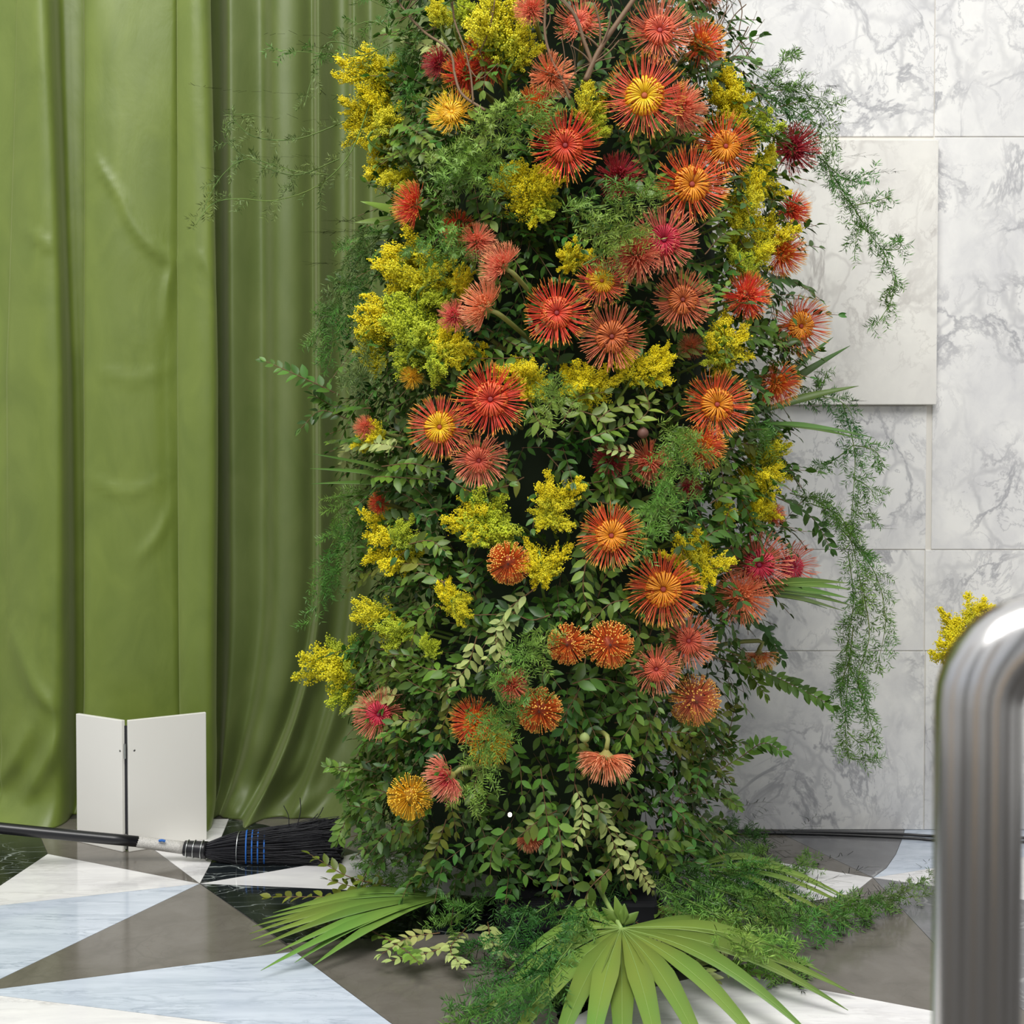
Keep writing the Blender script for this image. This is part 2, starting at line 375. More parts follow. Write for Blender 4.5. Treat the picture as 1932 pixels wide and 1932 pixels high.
colsL = [(-700, -700, -700, .02), (-620, -620, -620, -.05), (-540, -540, -540, .05), (-430, -430, -430, -.05), (-330, -330, -330, .04), (-250, -250, -250, .03), (-150, -160, -180, -.04), (-60, -60, -80, .02), (0, -15, -10, .0), (42, 15, 5, -.012), (52, 30, 40, -.035), (85, 85, 95, -.065),
    (106, 124, 122, -.06), (112, 131, 129, -.015), (106, 126, 122, .06), (122, 137, 134, .08), (145, 150, 143, .085), (163, 159, 151, .075), (170, 163, 156, .02), (178, 172, 168, -.045),
    (225, 225, 220, -.055), (285, 288, 280, -.03), (332, 316, 328, -.004), (343, 338, 343, .012), (348, 344, 346, -.045), (375, 380, 378, -.07), (399, 411, 405, -.062), (406, 416, 410, -.025), (398, 405, 398, .015)]
curtain(colsL, 3.61, M_cur, 'bright green satin curtain panel at the far left with wide folds', 1.3,
    creases=[([(178, 300), (205, 340), (245, 395)], .010, 5), ([(228, 385), (270, 450), (320, 488), (338, 492)], .013, 7), ([(42, 432), (80, 455), (118, 475)], .008, 5), ([(335, 495), (318, 540), (312, 620)], .010, 8),
             ([(320, 960), (300, 1010), (255, 1060)], .008, 8), ([(20, 1180), (70, 1300), (120, 1345)], .014, 10), ([(60, 1360), (30, 1430), (-10, 1480)], .018, 12), ([(160, 900), (240, 930), (320, 900)], .006, 6),
             ([(350, 470), (390, 500), (412, 560)], .005, 5), ([(120, 1375), (90, 1440), (40, 1520)], .02, 12), ([(180, 700), (260, 715), (330, 690)], .005, 6)])
def pull(x, y, z):
    s = max(0, 1-z/.75)**2
    k_ = np.clip((x+.9)/.5, 0, 1)
    x2 = x-.20*s*np.sin(k_*math.pi*.75)
    return x2, y-.05*s*k_
colsR = [(a, a, a, d) for a, d in [(370, .03), (400, .03), (420, .02), (442, -.02), (475, .02), (497, .028), (525, -.018), (566, -.012), (590, .03), (607, -.035), (628, .035), (655, .04), (670, -.01), (700, .03), (740, -.02), (790, .03), (850, -.02), (920, .02), (990, -.01), (1050, .02)]]
curtain(colsR, 3.69, M_cur2, 'darker green satin curtain hanging between the left curtain and the flower column', 4.1, pull=pull, hem=.07, smooth_=True,
    creases=[([(560, 1380), (530, 1450), (470, 1520), (425, 1525)], .035, 14), ([(600, 1300), (575, 1420), (520, 1500)], .03, 12), ([(660, 1400), (600, 1500), (500, 1550)], .02, 12)])

# ------------------------------------------------------------------ folded white boards
def zat(Y, py): return P(966, py, Y).z
A0 = Fl(147, 1588); A1 = Fl(233, 1608); B0 = Fl(241, 1608); B1 = Fl(388, 1584); BH = .358
fb = thing('folding_board', (A1+B0)/2, 'white hinged two-leaf board standing folded open in front of the green curtain', 'board')
def leafboard(a, b):
    d = (b-a); c = (a+b)/2; L_ = d.length; rz = math.atan2(d.y, d.x)
    o = box('board_panel', Vector((c.x, c.y+.006, BH/2))-Vector(fb.location), (L_, .012, BH), M_white, fb, rz, .0015); return o
p1 = leafboard(A0, A1); p2 = leafboard(B0, B1)
ctr = (A1+B0)/2
box('hinge_strip', Vector((ctr.x, ctr.y+.012, BH/2-.006))-Vector(fb.location), (.016, .006, BH-.02), M_blackm, fb, bev=0)
for z in (.02+.01, .275):
    V, q, t = tubes(np.array([[[0, 0, -.02], [0, 0, .02]]]), .003, 8)
    link('hinge', mesh('hinge', V, q, M_wire), fb, Vector((ctr.x, ctr.y-.001, z))-Vector(fb.location))
    for (a, b, u) in ((A0, A1, .95), (B0, B1, .09)):
        c = a.lerp(b, u); n_ = Vector((b.y-a.y, a.x-b.x, 0)).normalized()
        V, q, t = tubes(np.array([[[0, 0, 0], list(n_*.001), list(n_*.0015)]]), np.array([[.0032, .003, .0001]]), 8)
        link('screw', mesh('screw', V, q, M_scr), fb, Vector((c.x, c.y, z))+n_*.0004-Vector(fb.location))

# ------------------------------------------------------------------ broom
hb = P(383, 1603, 3.20); hl = P(-330, 1527, 3.05)
br = thing('broom', hb, 'black broom lying with its bristles beside the flower column', 'broom')
bl = Vector(br.location)
def lerp(a, b, u): return a+(b-a)*u
tube_obj('handle', [hl, lerp(hl, hb, .5), P(262, 1588, 3.19)], .0145, .0145, M_black, br, 10, 16, bl)
ta, tb = P(260, 1588, 3.19), P(348, 1600, 3.2)
tube_obj('label_sleeve', [ta, lerp(ta, tb, .5), tb], .0150, .0165, M_tape, br, 8, 16, bl)
pt = P(306, 1588, 3.178)
V, q, t = tubes(np.array([spline([(-.008, 0, .002), (0, -.0015, .004), (.008, 0, .001)], 6)]), .0035, 6)
link('blue_print', mesh('blue_print', V, q, M_blue), br, pt-bl)
tc0, td = tb, P(390, 1604, 3.2)
tube_obj('ferrule', [tc0, lerp(tc0, td, .5), td], .020, .023, M_black, br, 8, 16, bl)
for u in (.15, .45, .8):
    c = lerp(tc0, td, u); ax = (td-tc0).normalized(); a_ = Vector((0, 1, 0)); b_ = ax.cross(a_).normalized()
    rr = .0215+.003*u
    ring = [c+a_*math.cos(k*math.pi/8)*rr+b_*math.sin(k*math.pi/8)*rr for k in range(17)]
    tube_obj('wire_band', ring, .0014, .0014, M_wire, br, 40, 5, bl)
# bristles
NB = 1500; Kb = 9
u = np.linspace(0, 1, Kb)
th = rng.uniform(0, 2*math.pi, NB); rr = np.sqrt(rng.uniform(0, 1, NB))
tgt = np.array(P(640, 1600, 3.2)); st = np.array(td)
Pb = np.zeros((NB, Kb, 3))
ln = rng.uniform(.84, 1.03, NB)
for i, uu in enumerate(u):
    base = st[None]+(tgt-st)[None]*(uu*ln)[:, None]
    ws = .022+.028*math.sin(min(uu, .35)/.35*math.pi/2)+.012*uu
    fr = 1+rng.normal(0, .06*uu, NB)
    Pb[:, i, 0] = base[:, 0]; Pb[:, i, 1] = base[:, 1]+np.cos(th)*rr*ws*.75*fr+.0*uu
    Pb[:, i, 2] = base[:, 2]+np.sin(th)*rr*ws*.82*fr + .03*uu*uu*np.maximum(0, np.sin(th))*rr
Pb[..., 1:] += np.cumsum(rng.normal(0, .0012, (NB, Kb, 2)), axis=1)
Pb[..., 2] = np.maximum(Pb[..., 2], .002)
V, q, t = tubes(Pb-np.array(bl), np.linspace(.0016, .0009, Kb)[None], 3)
tag(link('bristles', mesh('bristles', V, q, M_brist), br), kind='stuff')
loose = []
for (a, b) in [((560, 1560), (566, 1505)), ((545, 1565), (535, 1520)), ((585, 1560), (610, 1523)), ((600, 1568), (640, 1540)), ((570, 1562), (600, 1535)), ((420, 1635), (388, 1645)), ((560, 1635), (590, 1648))]:
    A_ = P(*a, 3.19); B_ = P(*b, 3.2); B_.z = max(B_.z, .003); A_.z = max(A_.z, .01)
    loose.append(spline([A_, A_.lerp(B_, .5)+Vector((.006, 0, .004)), B_], Kb))
V, q, t = tubes(np.array(loose)-np.array(bl), .0011, 4)
tag(link('loose_bristles', mesh('loose_bristles', V, q, M_brist), br), kind='stuff')
def hoop(px, r, m, name, half=False):
    c = P(px, 1604, 3.2); a = []
    rg = range(-1, 10) if half else range(17)
    for k_ in rg:
        an = k_*math.pi/8
        a.append(c+Vector((.006*math.sin(an) if half else 0, -math.sin(an)*(.052*r)*.8, math.cos(an)*.050*r)))
    for v in a: v.z = max(v.z, .003)
    tube_obj(name, a, .0016 if not half else .0022, .0016 if not half else .0022, m, br, 36, 5, bl)
hoop(452, .98, M_wire, 'wire_band')
for px in (466, 477, 488, 500): hoop(px, 1.03, M_blue, 'stitching', True)

# black bag at the left edge carrying the handle
bgp = Fl(-95, 1572)
def lumpy(name, c, s, m, parent=None, amp=.12, seed=0, n=24):
    V = []; 
    for i in range(n+1):
        th_ = math.pi*i/n
        for j in range(2*n):
            ph = math.pi*j/n
            d = Vector((math.sin(th_)*math.cos(ph), math.sin(th_)*math.sin(ph), math.cos(th_)))
            p_ = 3.2; k_ = (abs(d.x)**p_+abs(d.y)**p_+abs(d.z)**p_)**(-1/p_)
            r_ = k_*(1+amp*noise.noise(d*2.2+Vector((seed, 0, 0))))
            V.append((d.x*s[0]*r_+c[0], d.y*s[1]*r_+c[1], max(d.z*s[2]*r_+c[2], 0.001)))
    F = [(i*2*n+j, (i+1)*2*n+j, (i+1)*2*n+(j+1) % (2*n), i*2*n+(j+1) % (2*n)) for i in range(n) for j in range(2*n)]
    return link(name, pmesh(name, V, F, m, True), parent)
bag = thing('tool_bag', (bgp.x-.10, 3.24, 0), 'black soft bag on the floor at the left edge under the broom handle', 'bag')
lumpy('bag_body', (0, 0, .075), (.16, .10, .075), M_blackm, bag, .10, 3)
tube_obj('bag_strap', [(-.1, -.02, .14), (-.05, -.03, .17), (.03, -.03, .165), (.09, -.02, .13)], .006, .006, M_blackm, bag, 14, 6)

# cables along the wall foot
ca = [Fl(1290, 1560), Fl(1370, 1557), Fl(1450, 1565), Fl(1560, 1573), Fl(1700, 1577), Fl(1775, 1581), Fl(1950, 1584), Fl(2300, 1584)]
cb_ = [Fl(1290, 1566), Fl(1390, 1566), Fl(1480, 1571), Fl(1600, 1576), Fl(1720, 1582), Fl(1775, 1586), Fl(1950, 1589), Fl(2300, 1590)]
for cc, lb in ((ca, 'thin black cable along the foot of the marble wall, nearer the wall'), (cb_, 'thin black cable along the marble wall, nearer the camera')):
    for v in cc: v.z = .0045; v.y = min(v.y, YW-.035)
    if cc is cb_:
        for v in cc: v.y -= .014
    o = tube_obj('cable', cc, .0040, .0040, M_black, None, 60, 8); tag(o, lb, 'cable', 'cables on the floor')

# ------------------------------------------------------------------ steel railing close to the camera
YR = .65
rt = .0225
def RX(px): return (px-966)/FPX*YR
xpost = RX(1850); ztop = P(966, 1118, YR).z-rt
R_ = .038
path = [(xpost, YR, 0.0), (xpost, YR, .3), (xpost, YR, .6), (xpost, YR, ztop-R_-.03)]
for k_ in range(0, 9):
    a = math.pi/2*k_/8; path.append((xpost+R_*(1-math.cos(a)), YR, ztop-R_+R_*math.sin(a)))
path += [(xpost+.2, YR, ztop), (xpost+.7, YR, ztop), (xpost+1.1, YR, ztop)]
rail = thing('railing', (xpost, YR, 0), 'brushed steel tube railing in the foreground at the right edge, out of focus', 'railing')
pp = np.array(path)-np.array([xpost, YR, 0])
V, q, t = tubes(np.array([pp]), rt, 40)
link('tube', mesh('tube', V, q, M_steel), rail)
V, q, t = tubes(np.array([[[1.0, 0, 0], [1.0, 0, ztop-.001]]]), rt, 24); link('post', mesh('post', V, q, M_steel), rail)
for x in (0, 1.0):
    V, q, t = tubes(np.array([[[x, 0, 0], [x, 0, .006], [x, 0, .0065]]]), np.array([[.05, .05, .001]]), 24); link('base_flange', mesh('base_flange', V, q, M_steel), rail)

# ------------------------------------------------------------------ the column body
CX, CY = .125, 2.99; RY = .40
prof = [(-200, 760, 1330), (0, 765, 1345), (100, 765, 1385), (200, 735, 1430), (300, 715, 1460), (400, 715, 1495), (500, 690, 1500), (600, 665, 1520), (700, 645, 1500), (800, 655, 1480), (900, 655, 1480),
        (1000, 680, 1490), (1100, 685, 1450), (1200, 665, 1420), (1300, 680, 1380), (1400, 665, 1360), (1500, 675, 1345), (1600, 680, 1340), (1700, 700, 1360), (1900, 800, 1300)]
py_ = np.array([p[0] for p in prof]); pl_ = np.array([p[1] for p in prof]); pr_ = np.array([p[2] for p in prof])
def edges(py): return np.interp(py, py_, pl_), np.interp(py, py_, pr_)
def surf(px, py, off=0.0):
    """point on the column surface seen at this place, pushed outwards by off"""
    l, r = edges(py); c = (l+r)/2; h = (r-l)/2
    u = max(-1.0, min(1.0, (px-c)/h)); k_ = math.sqrt(max(0, 1-u*u))
    Y = CY-RY*k_
    n_ = Vector((u, -max(k_, .15), 0)).normalized()
    Y2 = Y-off*(k_*.9+.1)
    p = P(px, py, Y2)
    return p, n_

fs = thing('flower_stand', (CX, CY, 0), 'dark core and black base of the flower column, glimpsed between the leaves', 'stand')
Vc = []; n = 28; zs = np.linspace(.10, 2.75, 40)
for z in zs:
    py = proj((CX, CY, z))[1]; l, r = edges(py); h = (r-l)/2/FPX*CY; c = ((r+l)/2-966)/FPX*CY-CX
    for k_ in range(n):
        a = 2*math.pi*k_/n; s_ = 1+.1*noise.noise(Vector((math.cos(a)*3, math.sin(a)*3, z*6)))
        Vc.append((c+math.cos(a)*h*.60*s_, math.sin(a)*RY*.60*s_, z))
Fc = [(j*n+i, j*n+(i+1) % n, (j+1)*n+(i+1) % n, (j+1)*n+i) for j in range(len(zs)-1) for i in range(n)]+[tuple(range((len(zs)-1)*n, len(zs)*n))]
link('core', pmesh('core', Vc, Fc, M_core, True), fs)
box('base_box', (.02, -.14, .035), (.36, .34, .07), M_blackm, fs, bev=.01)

# ------------------------------------------------------------------ pincushion flowers
def palette(nm, disc_in, disc_out, s0, s1, tip, boss):
    m1 = mat(nm+'_spokes', disc_out, .45); a = N(m1, 'ShaderNodeAttribute', attribute_name='along')
    L(m1, ramp(m1, [(0, disc_in), (.75, disc_out), (1, s0)], a.outputs['Fac']), B(m1).inputs['Base Color'])
    m2 = mat(nm+'_styles', s0, .38); a = N(m2, 'ShaderNodeAttribute', attribute_name='along')
    L(m2, ramp(m2, [(0, s0), (.4, s1), (.72, s1), (.92, tip), (1, tip)], a.outputs['Fac']), B(m2).inputs['Base Color'])
    m3 = mat(nm+'_boss', boss, .7)
    for m_ in (m1, m2): B(m_).inputs['Subsurface Weight'].default_value = 0.0
    m4 = mat(nm+'_head', tuple(.45*a_+.1*b_ for a_, b_ in zip(s0, disc_in)), .6)
    return m1, m2, m3, m4
Rr = (.80, .06, .022); Co = (.86, .17, .085); Ye = (.92, .58, .02)
PAL = {
 'yel': palette('yellow_centre', (.90, .62, .02), (.88, .52, .02), (.92, .32, .04), (.88, .14, .085), (.94, .55, .10), (.42, .10, .03)),
 'orn': palette('orange_centre', (.85, .33, .02), (.88, .36, .03), (.90, .22, .03), (.88, .13, .045), (.94, .52, .09), (.38, .06, .04)),
 'red': palette('red', (.66, .05, .03), (.80, .15, .05), (.84, .10, .04), (.85, .075, .04), (.93, .46, .08), (.28, .03, .03)),
 'cor': palette('coral', (.66, .10, .06), (.80, .19, .09), (.82, .14, .09), (.90, .25, .14), (.92, .42, .20), (.36, .05, .05)),
 'pnk': palette('pink_centre', (.55, .02, .06), (.68, .05, .09), (.76, .09, .11), (.88, .23, .15), (.90, .38, .22), (.28, .02, .06)),
 'brg': palette('burgundy', (.30, .01, .03), (.36, .02, .04), (.33, .012, .03), (.45, .03, .045), (.60, .10, .08), (.15, .01, .02)),
 'brn': palette('bronze', (.50, .11, .03), (.66, .20, .05), (.55, .11, .04), (.68, .17, .08), (.80, .32, .14), (.20, .03, .02)),
 'ylw': palette('golden', (.88, .50, .03), (.90, .56, .03), (.90, .46, .02), (.90, .52, .03), (.92, .60, .06), (.7, .4, .03)),
 'ldo': palette('light_orange', (.80, .25, .09), (.84, .27, .10), (.82, .20, .09), (.88, .27, .12), (.92, .40, .20), (.4, .1, .05)),
 'kno': palette('orange_knob', (.60, .09, .02), (.80, .28, .03), (.70, .12, .025), (.84, .20, .035), (1.0, .60, .12), (.10, .03, .02)),
 'kor': palette('coral_knob', (.70, .16, .05), (.85, .36, .05), (.86, .20, .14), (.90, .34, .12), (1.0, .60, .12), (.2, .06, .03)),
}
def bez(p0, p1, p2, p3, K):
    u_ = np.linspace(0, 1, K)[None, :, None]
    return (1-u_)**3*p0[:, None]+3*(1-u_)**2*u_*p1[:, None]+3*(1-u_)*u_**2*p2[:, None]+u_**3*p3[:, None]
def sph(th, ph, r=1.0):
    return np.stack([np.sin(th)*np.cos(ph)*r, np.sin(th)*np.sin(ph)*r, np.cos(th)*r], -1)
def proto_flower(kind, seed):
    r = np.random.default_rng(seed)
    K = 8; parts = {}
    bend = r.uniform(0, 2*math.pi)
    if kind == 'A':       # open head: spoked disc, styles raying outwards
        n = 150; ph = np.arange(n)*2.39996+r.normal(0, .05, n); th = np.radians(r.uniform(48, 112, n))
        p0 = sph(np.radians(r.uniform(55, 90, n)), ph, .34)*np.array([1, 1, .55])
        ln = r.uniform(.64, .80, n); ph2 = ph+r.normal(0, .07, n)
        d = sph(th, ph2); up = np.zeros((n, 3)); up[:, 2] = 1
        p3 = p0+d*ln[:, None]+up*r.uniform(.0, .30, n)[:, None]+r.normal(0, .022, (n, 3))
        p1 = p0+d*.22*ln[:, None]/.6-up*.02; p2 = p0+d*.78*ln[:, None]-up*.03+sph(np.full(n, 1.57), ph2)*.04
        S1 = bez(p0, p1, p2, p3, K)
        n = 90; ph = bend+r.normal(0, 1.3, n); th0 = np.radians(r.uniform(38, 75, n))   # short curled ones around the disc
        p0 = sph(th0, ph, .38)*np.array([1, 1, .6]); d = sph(th0*.75, ph)
        p3 = p0+d*r.uniform(.12, .30, n)[:, None]-sph(np.full(n, 1.57), ph)*.05; p1 = p0+d*.1; p2 = p0+d*.2+sph(np.full(n, 1.57), ph)*.03
        S2 = bez(p0, p1, p2, p3, K); SS = np.concatenate([S1, S2])
        Rd = np.array([.0125, .0125, .012, .0115, .0105, .010, .015, .006])
        m = 34; ph = np.arange(m)*2*math.pi/m+r.normal(0, .035, m)
        rad = np.array([.08, .15, .25, .35, .43, .47, .46]); zz = np.array([.16, .25, .275, .265, .23, .17, .10])
        a = ph[:, None]+r.normal(0, .015, (m, 7)); j = 1+r.normal(0, .04, (m, 1))
        SP = np.stack([np.cos(a)*rad*j, np.sin(a)*rad*j, np.broadcast_to(zz, (m, 7))*(1+r.normal(0, .06, (m, 1)))], -1)
        spr = np.array([.009, .014, .020, .026, .030, .030, .014])
        boss = (.078, .19)
    elif kind == 'K':     # dome of knob tipped styles all over
        n = 330; th = np.arccos(1-r.uniform(.03, 1.15, n)); ph = r.uniform(0, 2*math.pi, n)
        p0 = sph(th, ph, .36)*np.array([1, 1, .7]); d = sph(th, ph)
        ln = r.uniform(.44, .58, n); out = sph(np.full(n, 1.57), ph)
        p3 = p0+d*ln[:, None]-out*.10*np.sin(th)[:, None]; p1 = p0+d*.2; p2 = p0+d*.42+out*.10
        SS = bez(p0, p1, p2, p3, K); Rd = np.array([.014, .014, .013, .012, .011, .013, .030, .010])
        SP = None; boss = (.05, .30)
        spr = None
    else:                 # 'D': fluffy dome, styles arcing forward then back in (side view)
        n = 270; th = np.arccos(1-r.uniform(.0, 1.25, n)); ph = r.uniform(0, 2*math.pi, n)
        p0 = sph(th, ph, .30)*np.array([1, 1, .8]); d = sph(th, ph); out = sph(np.full(n, 1.57), ph+r.normal(0, .2, n))
        ln = r.uniform(.58, .80, n); sw = np.sin(th)[:, None]
        p3 = p0+d*ln[:, None]+np.array([0, 0, .12])*sw; p1 = p0+d*.2; p2 = p0+d*.45+out*.14*sw+r.normal(0, .03, (n, 3))
        SS = bez(p0, p1, p2, p3, K); Rd = np.array([.0125, .0125, .012, .0115, .0105, .010, .015, .006])
        m = 120; ph = r.uniform(0, 2*math.pi, m); th = np.arccos(1-r.uniform(.0, .8, m))
        q0 = sph(th, ph, .28); q3 = sph(th, ph, .46)+r.normal(0, .04, (m, 3)); q1 = q0*1.2; q2 = q3+r.normal(0, .05, (m, 3))
        SP = bez(q0, q1, q2, q3, 7); spr = np.array([.02, .022, .024, .026, .028, .026, .012]); boss = (.06, .26)
    V, q, t = tubes(SS, Rd[None], 3); parts['styles'] = mesh('styles', V, q, PAL['red'][1], t)
    if SP is not None:
        V, q, t = tubes(SP, spr[None], 4); parts['petals'] = mesh('petals', V, q, PAL['red'][0], t)
    # boss + head dome
    pts = np.array([[[0, 0, boss[1]-.06], [0, 0, boss[1]-.02], [0, 0, boss[1]+.02], [0, 0, boss[1]+.03], [0, 0, boss[1]+.032]]])
    V, q, t = tubes(pts, np.array([[boss[0]*.8, boss[0], boss[0]*.9, boss[0]*.5, .003]]), 9); parts['centre'] = mesh('centre', V, q, PAL['red'][2], t)
    zz = np.linspace(-.30, .15 if kind == 'A' else .22, 9)
    rr_ = np.array([.08, .10, .15, .24, .31, .34, .30, .2, .01])*(1.0 if kind != 'K' else .95)
    V, q, t = tubes(np.stack([zz*0, zz*0, zz], -1)[None], rr_[None], 12); parts['head'] = mesh('head', V, q, M_bract, t)
    return parts
M_bract = mat('bract', (.30, .26, .07), .6)
PF = {(k_, s): proto_flower(k_, 11*s+ord(k_)) for k_ in 'AKD' for s in range(3)}
def axis_rot(ax, spin):
    return Vector(ax).to_track_quat('Z', 'Y') @ Matrix.Rotation(spin, 4, 'Z').to_quaternion()
FLW = []
def flower(px, py, R, kind, pal, face, label, handle=None, off=.05):
    p, n_ = surf(px, py, off)
    fx, fz = face
    ax = Vector((fx, -1, fz)) if abs(fx)+abs(fz) < 1.3 else Vector((fx, -.35, fz))
    ax.normalize()
    s = R*p.y/FPX
    i = len(FLW)
    root = thing('pincushion_flower', p, label, 'flower', 'pincushion flowers in the column')
    hd = axis_rot(ax, i*1.7); pr = PF[(kind, i % 3)]; pm = PAL[pal]
    def add(nm, me, m):
        o = link(nm, me, root, None, m); o.rotation_mode = 'QUATERNION'; o.rotation_quaternion = hd; o.scale = (s, s, s); return o
    hm = mat if False else None
    add('head', pr['head'], pm[3] if kind != 'D' else M_bract)
    add('centre', pr['centre'], pm[2])
    if 'petals' in pr: tag(add('petals', pr['petals'], pm[0]), kind='stuff')
    tag(add('styles', pr['styles'], pm[1]), kind='stuff')
    back = -ax*s*.22; inner = Vector((CX, CY, p.z-.12))-p
    inner = inner*min(1, .30/inner.length)
    tube_obj('stem', [back, back-ax*s*.5, back-ax*s*.75+inner*.45, inner], .0055, .005, M_stemf, root, 10, 6)
    FLW.append((px, py, R, handle)); return root
M_stemf = mat('flower_stem', (.28, .30, .08), .6)
